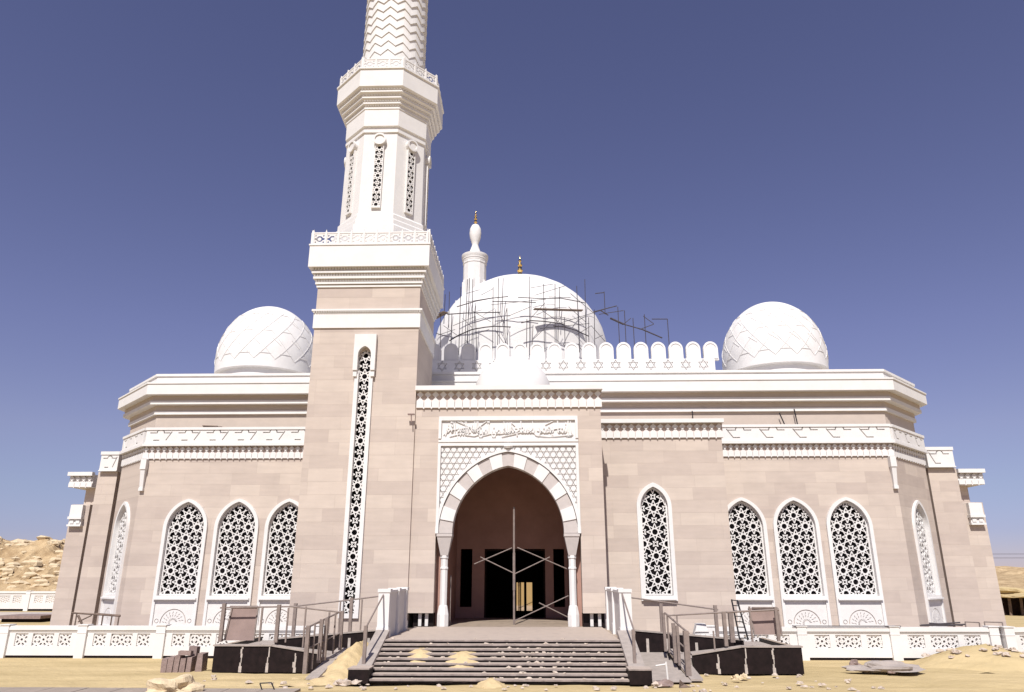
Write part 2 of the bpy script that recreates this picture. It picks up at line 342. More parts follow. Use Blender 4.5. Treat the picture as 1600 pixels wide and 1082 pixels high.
def parapet(mb, fr, u0, u1, z0, z1, step):               # white parapet carved with arcs and slanted strokes
    h = z1-z0; gr = []; n = max(1, round((u1-u0)/step)); st = (u1-u0)/n
    for i in range(n):
        c = u0+(i+.5)*st; q = .055*1.1
        gr.append(seg((c-st*.36, z1-h*.36), (c-st*.12, z1-h*.36), q)); gr.append(seg((c+st*.12, z1-h*.36), (c+st*.34, z1-h*.36), q))
        A = [(c+st*.13*math.cos(t), z1-h*.36+st*.13*math.sin(t)) for t in [math.pi*k/6 for k in range(7)]]
        gr += [seg(a, b, q) for a, b in zip(A, A[1:])]
        s_ = 1 if c < 0 else -1
        gr.append(seg((c+s_*st*.40, z1-h*.30), (c+s_*st*.22, z0+h*.16), q)); gr.append(seg((c-st*.22, z0+h*.15), (c-st*.02, z0+h*.15), q))
    mb.cells([(u0, z0), (u1, z0), (u1, z1-h*.17), (u0, z1-h*.17)], gr, fr, -.20, -.09, 'out')
    mb.slab([(u0, z0), (u1, z0), (u1, z1-h*.17), (u0, z1-h*.17)], fr, -.09, .15)
    mb.slab([(u0-.04, z1-h*.17), (u1+.04, z1-h*.17), (u1+.04, z1), (u0-.04, z1)], fr, -.25, .15)
    mb.slab([(u0-.02, z0-.07), (u1+.02, z0-.07), (u1+.02, z0), (u0-.02, z0)], fr, -.26, .15)

# ------------------------------------------------------------------ the mosque
mosque = thing('mosque', (0, 40, 0), 'white domed mosque clad in pinkish stone with a tall pointed entrance arch', 'mosque')
WY = 40.1                                                 # wing front
ring_pts = {}
def octring(off, cr_=21.35, cl_=21.12, y=41.0, leg=3.35, yb=78.0):
    k = off*math.tan(math.pi/8)
    return [(-cl_-k, y-off), (cr_+k, y-off), (cr_+leg+off, y+leg-k), (cr_+leg+off, yb), (-cl_-leg-off, yb), (-cl_-leg-off, y+leg-k)]
# upper storey, cornice and roof
MB().plan(octring(0), 9.6, 12.25).build('upper_wall', M['tan'], mosque)
cor = MB(); ct = MB()
cor.plan(octring(.16), 12.25, 12.46); ct.plan(octring(.11), 12.46, 12.79)
cor.plan(octring(.5), 12.79, 13.0); ct.plan(octring(.44), 13.0, 13.31)
cor.plan(octring(.85), 13.31, 13.93); cor.plan(octring(.90), 13.93, 14.02)
cor.plan(octring(.32), 14.02, 14.52); cor.plan(octring(.40), 14.52, 14.66)
cor.build('cornice', M['white'], mosque); ct.build('cornice_band', M['tan'], mosque)
# wings with arched openings
WX = 20.95; CHS = {1: (24.62, 43.77), -1: (23.8, 42.95)}
WIN = [12.4, 15.2, 18.04]; WH, WSP, WK = 1.03, 5.72, 1.42
def wing(sgn):
    CH = CHS[sgn]; w = MB(); x0, x1 = (9.5, WX) if sgn > 0 else (-WX, -9.5)
    holes = [arch(WH+.03, WSP, WK, 10, sgn*x, 2.15) for x in WIN]
    w.cells([(x0, 0), (x1, 0), (x1, 9.6), (x0, 9.6)], holes, front(WY), 0, .6, 'out')
    L = math.hypot(CH[0]-WX, CH[1]-WY); a = math.atan2(CH[1]-WY, CH[0]-WX)
    fr = turned(WX, WY, a) if sgn > 0 else turned(-WX, WY, math.pi-a)
    if sgn > 0: f2 = fr; sh = [arch(WH+.03, WSP, WK, 10, L/2, 2.15)]; ol = [(0, 0), (L, 0), (L, 9.6), (0, 9.6)]
    else:
        f2 = turned(-CH[0], CH[1], -a); sh = [arch(WH+.03, WSP, WK, 10, L/2, 2.15)]; ol = [(0, 0), (L, 0), (L, 9.6), (0, 9.6)]
    w.cells(ol, sh, f2, 0, .6, 'out')
    w.box(*sorted((sgn*(CH[0]-.6), sgn*CH[0])), CH[1]+.01, 77, 0, 9.6)
    w.build('wing_wall', M['stone'], mosque)
    return f2, L, a
for sgn in (1, -1):
    f2, L, a = wing(sgn)
    u0, u1 = (9.9, WX+.1) if sgn > 0 else (-WX-.1, -9.6)
    for q in ((front(WY), u0, u1, 9.52, 10.34, 33), (f2, .0, L, 9.52, 10.34, 14)):
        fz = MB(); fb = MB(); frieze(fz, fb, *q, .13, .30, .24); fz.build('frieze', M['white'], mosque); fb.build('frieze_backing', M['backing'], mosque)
    p0, p1 = (9.9, WX+.0) if sgn > 0 else (-WX, -9.6)
    for q in ((front(WY), p0, p1), (f2, .1, L-.05)):
        pp = MB(); parapet(pp, *q, 10.42, 11.28, 1.72); pp.build('parapet', M['white'], mosque)
pb = MB(); pb.plan([(-WX+.1, WY+.16), (WX-.1, WY+.16), (24.5, 43.9), (24.5, 77), (-23.7, 77), (-23.7, 43.05)], 9.7, 10.9)
pb.build('lower_roof', M['tan'], mosque)
# corner corbels hanging from the frieze
for sgn in (1, -1):
    c = MB(); x = sgn*20.82; k = .16
    c.box(x-k, x+k, WY-.30, WY+.01, 8.9, 9.47); c.add([(x-k*.8, WY-.26, 8.9), (x+k*.8, WY-.26, 8.9), (x+k*.8, WY+.01, 8.9), (x-k*.8, WY+.01, 8.9), (x-k*.6, WY-.14, 7.9), (x+k*.6, WY-.14, 7.9), (x+k*.6, WY+.01, 7.9), (x-k*.6, WY+.01, 7.9)], [(0,1,2,3),(7,6,5,4),(0,4,5,1),(1,5,6,2),(2,6,7,3),(3,7,4,0)])
    c.box(x-k*.75, x+k*.75, WY-.18, WY+.01, 7.72, 7.9); c.build('corner_corbel', M['white'], mosque)

# windows: frame (the part), lattice, panes and lower panel (its sub-parts); all copies share their meshes
def win_meshes(h, sp, k, zb, fw, apron, ca, apex_pat=0.0, lead=.042):
    fr = front(0); d = {}
    o = MB(); bot = .55 if apron else zb-.24
    o.cells(arch(h+fw, sp, k*.93, 14, 0, bot), [arch(h, sp, k, 14, 0, zb), [(-h-fw*.2, bot+.1), (h+fw*.2, bot+.1), (h+fw*.2, zb-.26), (-h-fw*.2, zb-.26)]] if apron else [arch(h, sp, k, 14, 0, zb)], fr, -.13, .26, 'out')
    o.slab([(-h-fw*.6, zb-.2), (h+fw*.6, zb-.2), (h+fw*.6, zb-.12), (-h-fw*.6, zb-.12)], fr, -.24, -.125)
    d['window'] = o
    la = MB(); top = sp + h*math.sqrt(2*k-1)
    lo = arch(h+.01, sp, k, 14, 0, zb-.01)
    bars = girih(-h, h, zb, top, ca, lead, 0, zb+.12+ca*math.sqrt(2)*.5)
    inner = arch(h-.045, sp, k, 14, 0, zb+.045)
    vs = MB(); la.cells(lo, bars, fr, .10, .17, 'in')
    q = [seg(a, b, .07) for a, b in zip(inner, inner[1:] + inner[:1])]
    d['lattice'] = la; la.cells(lo, q, fr, .085, .20, 'in')
    gl = MB(); gl.slab(arch(h+.02, sp, k, 10, 0, zb-.02), fr, .45, .50); d['glass'] = gl
    if apron:
        ap = MB(); g_ = []; w_ = h+fw*.2; z1 = zb-.26; zc = bot+.28; R = .62
        R = .68; A = [(R*math.cos(t), zc+R*math.sin(t)) for t in [math.pi*i/14 for i in range(15)]]
        g_ += [seg(a, b, .045) for a, b in zip(A, A[1:])]
        for r_ in (.18, .36, .5):
            for t in [math.pi*(i+.5)/9 for i in range(9)]:
                c_ = (r_*math.cos(t), zc+r_*math.sin(t)); t2 = t+.5; g_.append(seg((c_[0]-.07*math.sin(t2), c_[1]+.07*math.cos(t2)), (c_[0]+.07*math.cos(t2), c_[1]+.07*math.sin(t2)), .03))
        for s_ in (-1, 1):
            c_ = ngon((s_*.88, zc+.1), .10, 8); g_ += [seg(a, b, .03) for a, b in zip(c_, c_[1:]+c_[:1])]
        ap.cells([(-w_, bot+.1), (w_, bot+.1), (w_, z1), (-w_, z1)], g_, fr, -.05, .02, 'out'); ap.slab([(-w_, bot+.1), (w_, bot+.1), (w_, z1), (-w_, z1)], fr, .02, .1)
        d['lower_panel'] = ap
    return d
MATS = {'window': 'white', 'lattice': 'white', 'glass': 'glass', 'lower_panel': 'white2'}
def make_window(dm, parent, loc, rot=0.0, cache={}):
    key = id(dm); w = None
    for n, mb in dm.items():
        if (key, n) not in cache:
            ob = mb.build(n, M[MATS[n]], None, (0, 0, 0)); cache[(key, n)] = ob.data
        else: ob = bpy.data.objects.new(n, cache[(key, n)]); COL.objects.link(ob)
        if n == 'window':
            w = ob; ob.parent = parent; ob.location = Vector(loc) - ORG[parent]; ob.rotation_euler = (0, 0, rot)
        else: ob.parent = w; ob.location = (0, 0, 0)
    return w
BIG = win_meshes(WH, WSP, WK, 2.2, .19, True, .81)
for sgn in (1, -1):
    for x in WIN: make_window(BIG, mosque, (sgn*x, WY, 0))
    CH = CHS[sgn]; a = math.atan2(CH[1]-WY, CH[0]-WX); mx, my = (WX+CH[0])/2, (WY+CH[1])/2
    make_window(BIG, mosque, (sgn*mx, my, 0), a*sgn)

# bay between the porch and the wing, standing forward of the wing
AY = 36.8; AX = (4.36, 10.78); AC = 7.1
for sgn in (1, -1):
    x0, x1 = (AX if sgn > 0 else (-9.8, -4.7))
    w = MB(); w.cells([(x0, 0), (x1, 0), (x1, 10.85), (x0, 10.85)], [arch(.71, 6.5, 1.55, 10, sgn*AC, 2.3)] if sgn > 0 else [], front(AY), 0, .6, 'out')
    w.box(x1-.6, x1, AY+.6, 41.05, 0, 10.8); w.box(x0, x0+.6, AY+.6, 41.05, 0, 10.8); w.box(x0+.6, x1-.6, AY+.6, 41.05, 10.5, 10.8)
    w.build('bay_wall', M['stone'], mosque)
fz = MB(); fb = MB(); frieze(fz, fb, front(AY), AX[0]+.12, AX[1]+.08, 9.98, 10.92, 17, .20, .33, .26)
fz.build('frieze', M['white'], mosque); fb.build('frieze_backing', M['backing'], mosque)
SMALL = win_meshes(.68, 6.5, 1.55, 2.3, .19, False, .81)
make_window(SMALL, mosque, (AC, AY, 0))

# side porches: a tall pier with a parapet block, then a lower pier with a bracketed cap
for sgn in (1, -1):
    X = lambda a, b: sorted((sgn*a, sgn*b))
    p1, y1, p2, cp_, bk = ((25.15, 26.85), 44.5, (27.05, 28.95), (27.85, 29.45), (27.92, 28.72)) if sgn > 0 else ((25.15, 26.38), 44.9, (27.22, 28.42), (27.45, 29.0), (27.5, 28.28))
    p = MB(); p.box(*X(*p1), y1, 70, 0, 9.46); p.box(*X(CHS[sgn][0]-.3, p1[0]), 49, 60, 0, 9.4); p.box(*X(p1[1], p2[0]), 50, 66, 0, 7.5); p.build('side_pier', M['stone'], mosque)
    c = MB(); u = X(p1[0]-.03, p1[1]-.13); parapet(c, front(y1), u[0], u[1], 9.55, 10.72, 1.6); c.box(u[0]+.02, u[1]-.02, y1+.16, 70, 9.46, 10.6); c.build('pier_parapet', M['white'], mosque)
    p = MB(); p.box(*X(*p2), 46.0, 66, 0, 7.55); p.box(*X(p2[0], p2[1]-.2), 46.9, 66, 7.55, 9.0); p.build('side_porch_wall', M['stone'], mosque)
    c = MB(); cb = MB(); u = X(*cp_); frieze(c, cb, front(46.25), u[0], u[1], 8.68, 9.62, 4, .24, .30, .24); c.box(u[0]+.02, u[1]-.02, 46.28, 64, 8.68, 9.5); cb.build('cap_backing', M['white2'], mosque); c.build('porch_cap', M['white'], mosque)
    b = MB(); u = X(*bk); b.box(*u, 45.72, 46.2, 6.75, 7.5); b.box(u[0]-.05, u[1]+.05, 45.66, 46.2, 6.62, 6.78); b.box(u[0]+.0, u[1]-.0, 45.8, 45.99, 6.3, 6.62); b.box(u[0]-.05, u[1]+.05, 45.70, 45.99, 6.18, 6.3)
    for q in (.25, .75): xx = u[0]+(u[1]-u[0])*q; b.box(xx-.12, xx+.12, 45.74, 45.80, 6.36, 6.56)
    b.build('bracket', M['white'], mosque)
    b = MB(); u = X(p2[1]+.01, p2[1]+.65); b.box(*u, 48.4, 49.2, 7.9, 8.15); b.box(u[0], u[1], 48.5, 49.1, 7.2, 7.9); b.build('bracket', M['white'], mosque)

# small domes, their drums, and the raised star ribs on them
def dome_prof(R, zc, zlo, n=22, pt=1.0):
    out = []
    t0 = math.asin(max(-1, (zlo-zc)/R))
    for i in range(n+1):
        t = t0+(math.pi/2-t0)*i/n; out.append((max(.02, R*math.cos(t)), zc+R*math.sin(t)*(1 if t < 0 else pt)))
    return out
def rib(mb, c, R, zc, pts, w=.05, h=.07, n=4):
    Q = []
    for (a0, e0), (a1, e1) in zip(pts, pts[1:]):
        for i in range(n): Q.append((a0+(a1-a0)*i/n, e0+(e1-e0)*i/n))
    Q.append(pts[-1])
    P = [(Vector((math.cos(a)*math.cos(e), math.sin(a)*math.cos(e), math.sin(e)*(1.225 if e > 0 else 1)))) for a, e in Q]
    for a, b in zip(P, P[1:]):
        ctr = Vector((c[0], c[1], zc)); mb.bar(ctr+a*(R+h*.2), ctr+b*(R+h*.2), w, h, (a+b).normalized())
for sgn in (1, -1):
    cx, cy, zc, R = (18.56 if sgn > 0 else -18.3), 50.0, 17.95, 3.58
    prof = [(3.2, 14.4), (3.2, 16.86), (R*.985, 16.9), (R*.99, 17.3)] + dome_prof(R, zc, zc, 26, 1.225)
    dm = MB().lathe(prof, 64, (cx, cy, 0)).build('dome', M['white'], mosque, smooth=True)
    r = MB(); N = 16; st = 2*math.pi/N; lv = [-.14, .06, .26, .46, .66, .86]
    for k in range(N):
        a = st*k + .1
        for q in range(5):
            e0, e1 = lv[q], lv[q+1]; o = st/2*(q % 2)
            rib(r, (cx, cy), R, zc, [(a+o, e0), (a+o+st/2, e1), (a+o+st, e0)], .03, .045, 2)
            if q % 2 == 0: rib(r, (cx, cy), R, zc, [(a+o+st*.22, e0+.11), (a+o+st*.78, e0+.11)], .03, .045, 2)
            else: rib(r, (cx, cy), R, zc, [(a+o+st*.28, e1-.02), (a+o+st*.72, e1-.14)], .03, .045, 2)
    r.build('dome_relief', M['white'], dm)
# central block with its row of round merlons, the great dome
drum = MB(); drum.box(-13.4, 13.5, 47.2, 74, 14.0, 15.9); drum.build('dome_base', M['white'], mosque)
cr = MB(); st = 1.185; Y0 = 47.0; x = -13.35; k = 0; gr = []
cr_w = []
while x < 13.4:
    c = x+st/2; head = ngon((c, 17.92), .555, 20, .05)
    poly = [(c-.52, 17.2), (c+.52, 17.2), (c+.49, 17.34)] + [(c+.49*math.cos(t), 18.0+.52*math.sin(t)) for t in [math.pi*i/16 for i in range(17)]] + [(c-.49, 17.34)]
    cr.slab(poly, front(Y0), 0, .28)
    A = [(c+.37*math.cos(t), 17.98+.39*math.sin(t)) for t in [math.pi*i/10 for i in range(11)]]
    inner = [(c-.37, 17.3), (c+.37, 17.3)] + A
    cr.cells([(c-.45, 17.29), (c+.45, 17.29)] + [(c+.45*math.cos(t), 17.99+.47*math.sin(t)) for t in [math.pi*i/12 for i in range(13)]], [inner], front(Y0), -.05, .0, 'out')
    for t in range(2):
        tri = [(x+.36*math.cos(math.pi/2+t*math.pi+2*math.pi*i/3), 16.85+.36*math.sin(math.pi/2+t*math.pi+2*math.pi*i/3)) for i in range(3)]
        gr += [seg(a, b, .05) for a, b in zip(tri, tri[1:]+tri[:1])]
    x += st
ol = [(-13.4, 15.9), (13.5, 15.9), (13.5, 17.28), (-13.4, 17.28)]
gr = [q for q in gr if min(p[0] for p in q) > -13.4 and max(p[0] for p in q) < 13.5]
cr.cells(ol, gr, front(Y0), -.06, .02, 'out'); cr.slab(ol, front(Y0), .02, .3); cr.box(-13.45, 13.55, 46.86, 47.3, 15.74, 15.9)
cr.build('crenellation', M['white'], mosque)
prof = [(7.9, 15), (7.9, 19.6), (7.75, 19.7)] + [(7.8, 21), (7.82, 22.2), (7.75, 23.2), (7.48, 24.3), (7.03, 25.3), (6.4, 26.3), (5.6, 27.22), (4.65, 28.02), (3.6, 28.65), (2.4, 29.1), (1.2, 29.36), (.5, 29.42)]
gd = MB().lathe(prof, 96, (.1, 62, 0)).build('dome', M['white'], mosque, smooth=True)
def finial(c, z, h, parent):
    f = MB().lathe([(h*.10, 0), (h*.10, h*.06), (h*.04, h*.1), (h*.11, h*.2), (h*.04, h*.32), (h*.10, h*.42), (h*.04, h*.54), (h*.08, h*.62), (h*.03, h*.74), (h*.05, h*.78), (h*.012, h*.84), (h*.01, h)], 16, (c[0], c[1], z))
    fo = f.build('finial', M['gold'], parent, smooth=True)
    for pr, zz_ in (([(h*.07, 0), (h*.075, h*.03), (h*.06, h*.05)], .30), ([(h*.06, 0), (h*.065, h*.03), (h*.05, h*.05)], .52), ([(h*.03, 0), (h*.05, h*.05), (h*.02, h*.1)], .76)): MB().lathe(pr, 12, (c[0], c[1], z+h*zz_)).build('finial_collar', M['black'], fo)
finial((.1, 62), 29.38, 2.75, gd)
MB().lathe([(2.15, 12.2), (2.15, 12.75)] + dome_prof(2.1, 12.8, 12.8, 14, .95), 48, (.0, 38.4, 0)).build('dome', M['white'], mosque, smooth=True)

# ------------------------------------------------------------------ the entrance porch, a part of the mosque
PC, PY = -.12, 34.0
SX0, SX1 = -3.46, 3.22                                     # white surround
pw = MB(); pw.cells([(-4.67, 1.62), (4.34, 1.62), (4.34, 11.1), (-4.67, 11.1)], [[(SX0, 1.55), (SX1, 1.55), (SX1, 10.55), (SX0, 10.55)]], front(PY), 0, .7, 'out')
pw.box(-4.62, SX0, 34.7, 41, 1.62, 11.1); pw.box(SX1, 4.34, 34.7, 41, 1.62, 11.1); pw.box(SX0, SX1, 34.7, 41, 10.6, 11.1)
portal = pw.build('entrance_porch', M['stone'], mosque)
b = MB(); b.box(-4.4, SX0-.02, 34.35, 41, .5, 1.62); b.box(SX1+.02, 4.2, 34.35, 41, .5, 1.62); b.build('base', M['granite'], portal)
b = MB()
for x in (-4.15, -3.85, 3.55, 3.9): b.box(x, x+.14, 34.22, 34.36, 1.06, 1.6)
b.build('base_block', M['white2'], portal)
fz = MB(); fb = MB(); frieze(fz, fb, front(PY), -4.6, 4.42, 10.98, 12.02, 24, .22, .36, .3); fz.box(-4.6, 4.34, 34.02, 41, 11.8, 12.0); fz.build('frieze', M['white'], portal)
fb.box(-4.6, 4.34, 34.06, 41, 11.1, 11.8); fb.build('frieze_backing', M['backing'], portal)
# surround: frames, writing panel, spandrels
fr = MB()
for z0, z1 in ((10.35, 10.55), (9.30, 9.46)): fr.box(SX0, SX1, 33.93, 34.5, z0, z1)
fr.box(SX0, SX1, 33.95, 34.5, 9.12, 9.20)
for x0 in (SX0, SX1-.13): fr.box(x0, x0+.13, 33.85, 34.5, 5.06, 10.35) if False else (fr.box(x0, x0+.13, 33.88, 34.5, 9.46, 10.35), fr.box(x0, x0+.13, 33.88, 34.5, 5.06, 9.12))
fr.box(SX0, SX1, 33.97, 34.5, 9.20, 9.30)
fr.build('surround_frame', M['white'], portal)
ins = MB(); ins.box(SX0+.13, SX1-.13, 34.03, 34.4, 9.46, 10.35); insp = ins.build('inscription_panel', M['white'], portal)
F = {'ا':(0xFE8D,2),'إ':(0xFE87,2),'آ':(0xFE81,2),'ن':(0xFEE5,4),'م':(0xFEE1,4),'ي':(0xFEF1,4),'ع':(0xFEC9,4),'ر':(0xFEAD,2),'س':(0xFEB1,4),'ج':(0xFE9D,4),'د':(0xFEA9,2),'ل':(0xFEDD,4),'ه':(0xFEE9,4),'ب':(0xFE8F,4),'و':(0xFEED,2),'خ':(0xFEA5,4),'ﻻ':(0xFEFB,2),'ﻵ':(0xFEF5,2)}
def shape(t):                                              # joined letter forms, set out for left-to-right drawing
    t = t.replace('لا', 'ﻻ').replace('لآ', 'ﻵ'); out = []
    for i, c in enumerate(t):
        if c not in F: out.append(c); continue
        b_, n = F[c]; prev = i > 0 and t[i-1] in F and F[t[i-1]][1] == 4; nxt = n == 4 and i+1 < len(t) and t[i+1] in F
        out.append(chr(b_ + (3 if prev and nxt else 1 if prev else 2 if nxt else 0)))
    return ''.join(reversed(out))
def writing(body, x0, x1, z0, z1, y, th, parent):
    c = bpy.data.curves.new('t', 'FONT'); c.body = shape(body); c.extrude = .5; c.offset = .022; o = bpy.data.objects.new('t', c); COL.objects.link(o)
    dg = bpy.context.evaluated_depsgraph_get(); me = bpy.data.meshes.new_from_object(o.evaluated_get(dg)); bpy.data.objects.remove(o)
    vx = [v.co.x for v in me.vertices]; vy = [v.co.y for v in me.vertices]; a, b_, lo, hi = min(vx), max(vx), min(vy), max(vy)
    for v in me.vertices:
        u = (v.co.x-a)/(b_-a); w = (v.co.y-lo)/(hi-lo); d = v.co.z+.5
        v.co = Vector((x0+(x1-x0)*u, y-th*d, z0+(z1-z0)*w)) - ORG[parent]
    me.materials.clear(); me.materials.append(M['white']); o = bpy.data.objects.new('lettering', me); COL.objects.link(o); o.parent = parent
writing('إنما يعمر مساجد', -.05, SX1-.28, 9.49, 10.32, 34.035, .075, insp)
writing('الله من آمن', -1.55, .05, 9.52, 10.33, 34.035, .075, insp)
writing('بالله واليوم الآخر', SX0+.3, -1.5, 9.49, 10.32, 34.035, .075, insp)
sw = MB()                                                  # the long sweeping tails under and across the letters
def sweep(pts, w=.035):
    P = [atY(680+x*.1849, 640+y*.1849, 34.0) for x, y in pts]
    for a, b_ in zip(P, P[1:]): sw.bar((a.x, 34.01, a.z), (b_.x, 34.01, b_.z), w, .08, (0, -1, 0))
for q in ([(70, 215), (110, 180), (200, 165), (290, 150), (350, 185), (300, 165)], [(250, 215), (330, 225), (390, 205), (440, 180)], [(380, 228), (470, 205), (560, 205), (690, 178)], [(560, 232), (680, 205), (790, 175)],
          [(830, 185), (850, 220), (960, 232), (1165, 215), (1150, 195)], [(860, 180), (930, 195), (1010, 165), (1080, 155)], [(90, 100), (170, 95), (250, 130)], [(180, 80), (330, 180)], [(340, 170), (460, 80)], [(930, 130), (1000, 95), (1070, 85)],
          [(360, 80), (372, 170)], [(575, 75), (590, 160)], [(640, 110), (700, 160), (740, 150)], [(820, 80), (830, 190)], [(1140, 90), (1150, 190)], [(120, 230), (220, 205), (300, 195)]): sweep(q)
sw.build('lettering_sweep', M['white'], insp)
sp_ = MB(); H_, HO, SPZ = 2.58, 3.22, 5.08; R1 = 1.22*H_; off = R1-H_; R2 = R1+.62
def ringpt(R, side, t): return (PC + side*(-off + R*math.cos(t)), SPZ + R*math.sin(t))
def half_arc(R, n=16):
    t1 = math.acos(off/R); A = [ringpt(R, 1, t1*i/n) for i in range(n+1)]; return A + [(2*PC-x, z) for x, z in reversed(A[:-1])]
oa = half_arc(R2+.1)
ol = [(SX0+.13, 5.06), (SX0+.13, 9.12), (SX1-.13, 9.12), (SX1-.13, 5.06)]
hole = [(min(max(x, SX0+.135), SX1-.135), z) for x, z in oa]; hole = [(SX1-.135, 5.0)] + [h for h in oa if SX0+.135 < h[0] < SX1-.135] + [(SX0+.135, 5.0)]
bars = kagome(SX0, SX1, 5, 9.2, .265, .04, 0.0)
sp_.cells(ol, [hole], front(34.10), 0, .3, 'out')
# raised tiles between the grooves
vs_, tr_ = cut2d(ol, bars + [hole], 'out')
k = len(sp_.v); n = len(vs_); ed = {}
for t in tr_:
    for a, b_ in zip(t, t[1:]+t[:1]): ed[(a, b_)] = 1
sp_.add([(u, 34.03, v) for u, v in vs_] + [(u, 34.101, v) for u, v in vs_], list(tr_) + [(b_, a, a+n, b_+n) for a, b_ in ed if (b_, a) not in ed])
sp_.build('spandrel', M['white'], portal)
rim = MB(); A, B_ = half_arc(R2+.16, 20), half_arc(R2+.03, 20)
for i in range(len(A)-1): rim.slab([A[i], A[i+1], B_[i+1], B_[i]], front(33.9), 0, .5)
rim.add(*(lambda q: (q.v, q.f))(MB().lathe([(.02, -.12), (.2, -.1), (.24, 0), (.2, .1), (.02, .12)], 16)) ) if False else None
rim.lathe([(.16, 8.98), (.22, 9.08), (.16, 9.2)], 12, (PC, 33.95, 0))
rim.build('arch_moulding', M['white'], portal)
T1 = math.acos(off/R1); nv = 17
for i in range(nv):
    v = MB(); c1 = []; c2 = []
    f0, f1 = i/nv*2-1, (i+1)/nv*2-1
    for j in range(5):
        f = f0+(f1-f0)*j/4 ; side = 1 if f > 0 else -1; t = T1*(1-abs(f))
        t2 = math.acos(off/R2)*(1-abs(f))
        c1.append(ringpt(R1, side, t)); c2.append(ringpt(R2, side, t2))
    g_ = i % 2 == 0
    poly = c1 + c2[::-1]
    poly = [(x+(PC-x)*.0, z) for x, z in poly]
    v.slab(poly, front(34.0 if g_ else 33.955), .0, .62)
    o = v.build('voussoir', M['grey' if g_ else 'white'], portal)
# capitals and columns
for s_ in (-1, 1):
    cx = PC+s_*2.93; c = MB()
    c.box(cx-.36, cx+.36, 33.9, 34.6, 4.93, 5.06)
    c.add([(cx-.34, 33.93, 4.93), (cx+.34, 33.93, 4.93), (cx+.34, 34.6, 4.93), (cx-.34, 34.6, 4.93), (cx-.17, 34.1, 4.1), (cx+.17, 34.1, 4.1), (cx+.17, 34.45, 4.1), (cx-.17, 34.45, 4.1)], [(0,1,2,3),(7,6,5,4),(0,4,5,1),(1,5,6,2),(2,6,7,3),(3,7,4,0)])
    c.build('capital', M['grey'], portal)
    c = MB(); c.lathe([(.20, 4.1), (.2, 3.98), (.165, 3.94), (.165, 3.6), (.19, 3.57), (.19, 3.5), (.165, 3.47), (.165, 1.95), (.2, 1.9), (.27, 1.55), (.27, 1.05)], 8, (cx, 34.28, 0), math.pi/8); c.build('column', M['white'], portal)
# inside of the porch
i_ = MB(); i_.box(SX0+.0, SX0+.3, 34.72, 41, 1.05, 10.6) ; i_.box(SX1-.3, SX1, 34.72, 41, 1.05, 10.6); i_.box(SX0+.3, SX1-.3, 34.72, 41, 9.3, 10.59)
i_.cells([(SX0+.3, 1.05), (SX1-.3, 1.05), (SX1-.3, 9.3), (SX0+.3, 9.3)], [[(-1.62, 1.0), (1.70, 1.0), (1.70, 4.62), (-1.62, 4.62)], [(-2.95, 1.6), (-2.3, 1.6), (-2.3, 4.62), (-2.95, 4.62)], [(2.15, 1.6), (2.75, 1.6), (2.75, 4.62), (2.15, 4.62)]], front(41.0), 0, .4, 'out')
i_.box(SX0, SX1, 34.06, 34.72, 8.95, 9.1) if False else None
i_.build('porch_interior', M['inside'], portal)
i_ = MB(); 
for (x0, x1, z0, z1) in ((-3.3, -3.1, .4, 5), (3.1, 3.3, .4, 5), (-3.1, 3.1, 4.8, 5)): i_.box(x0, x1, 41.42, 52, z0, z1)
i_.box(-3.3, 3.3, 52, 52.2, .4, 5); i_.box(-3.1, 3.1, 41.42, 52, .4, 1.0); i_.build('prayer_hall', M['dark'], portal)  # near-black walls carry the unlit look of the hall
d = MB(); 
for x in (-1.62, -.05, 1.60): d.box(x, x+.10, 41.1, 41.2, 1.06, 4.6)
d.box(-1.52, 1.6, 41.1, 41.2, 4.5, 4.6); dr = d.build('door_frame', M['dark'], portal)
d = MB()
for x0, x1 in ((.10, .30), (.36, .52), (.66, .98)): d.box(x0, x1, 42.6, 42.64, 1.35, 2.85)
d.build('door_pane', M['pane'], dr)  # added mirrors: reflected sunlit sand stands in for the bright view through the door
fl = MB(); fl.box(SX0, SX1, 34.0, 41.4, .4, 1.045); fl.build('porch_floor', M['granite'], portal)

# ------------------------------------------------------------------ minaret
TX, TY, TH = -7.27, 36.25, 2.63
minaret = thing('minaret', (TX, TY, 0), 'tall white minaret with zigzag shaft on a square stone tower, rising beside the entrance porch', 'minaret')
w = MB(); zt = 17.2
w.cells([(-9.9, 0), (-4.64, 0), (-4.64, zt), (-9.9, zt)], [arch(.34, 13.4, 1.4, 8, -7.22, 1.6)], front(33.62), 0, .5, 'out')
w.box(-9.9, -9.4, 34.12, 38.88, 0, zt); w.box(-5.14, -4.64, 34.12, 38.88, 0, zt); w.box(-9.4, -5.14, 38.4, 38.88, 0, zt)
w.build('tower_wall', M['stone'], minaret)
bd = MB(); k = .07; bd.box(TX-TH-k, TX+TH+k, 33.62-k, 38.88+k, 15.0, 15.88); bd.box(TX-TH-.16, TX+TH+.16, 33.62-.16, 38.88+.16, 15.88, 15.98)
for i in range(44):
    x = TX-TH-.1+i*(2*TH+.2)/44; bd.box(x+.03, x+.09, 33.48, 33.56, 15.80, 15.879)
bd.build('band', M['white'], minaret)
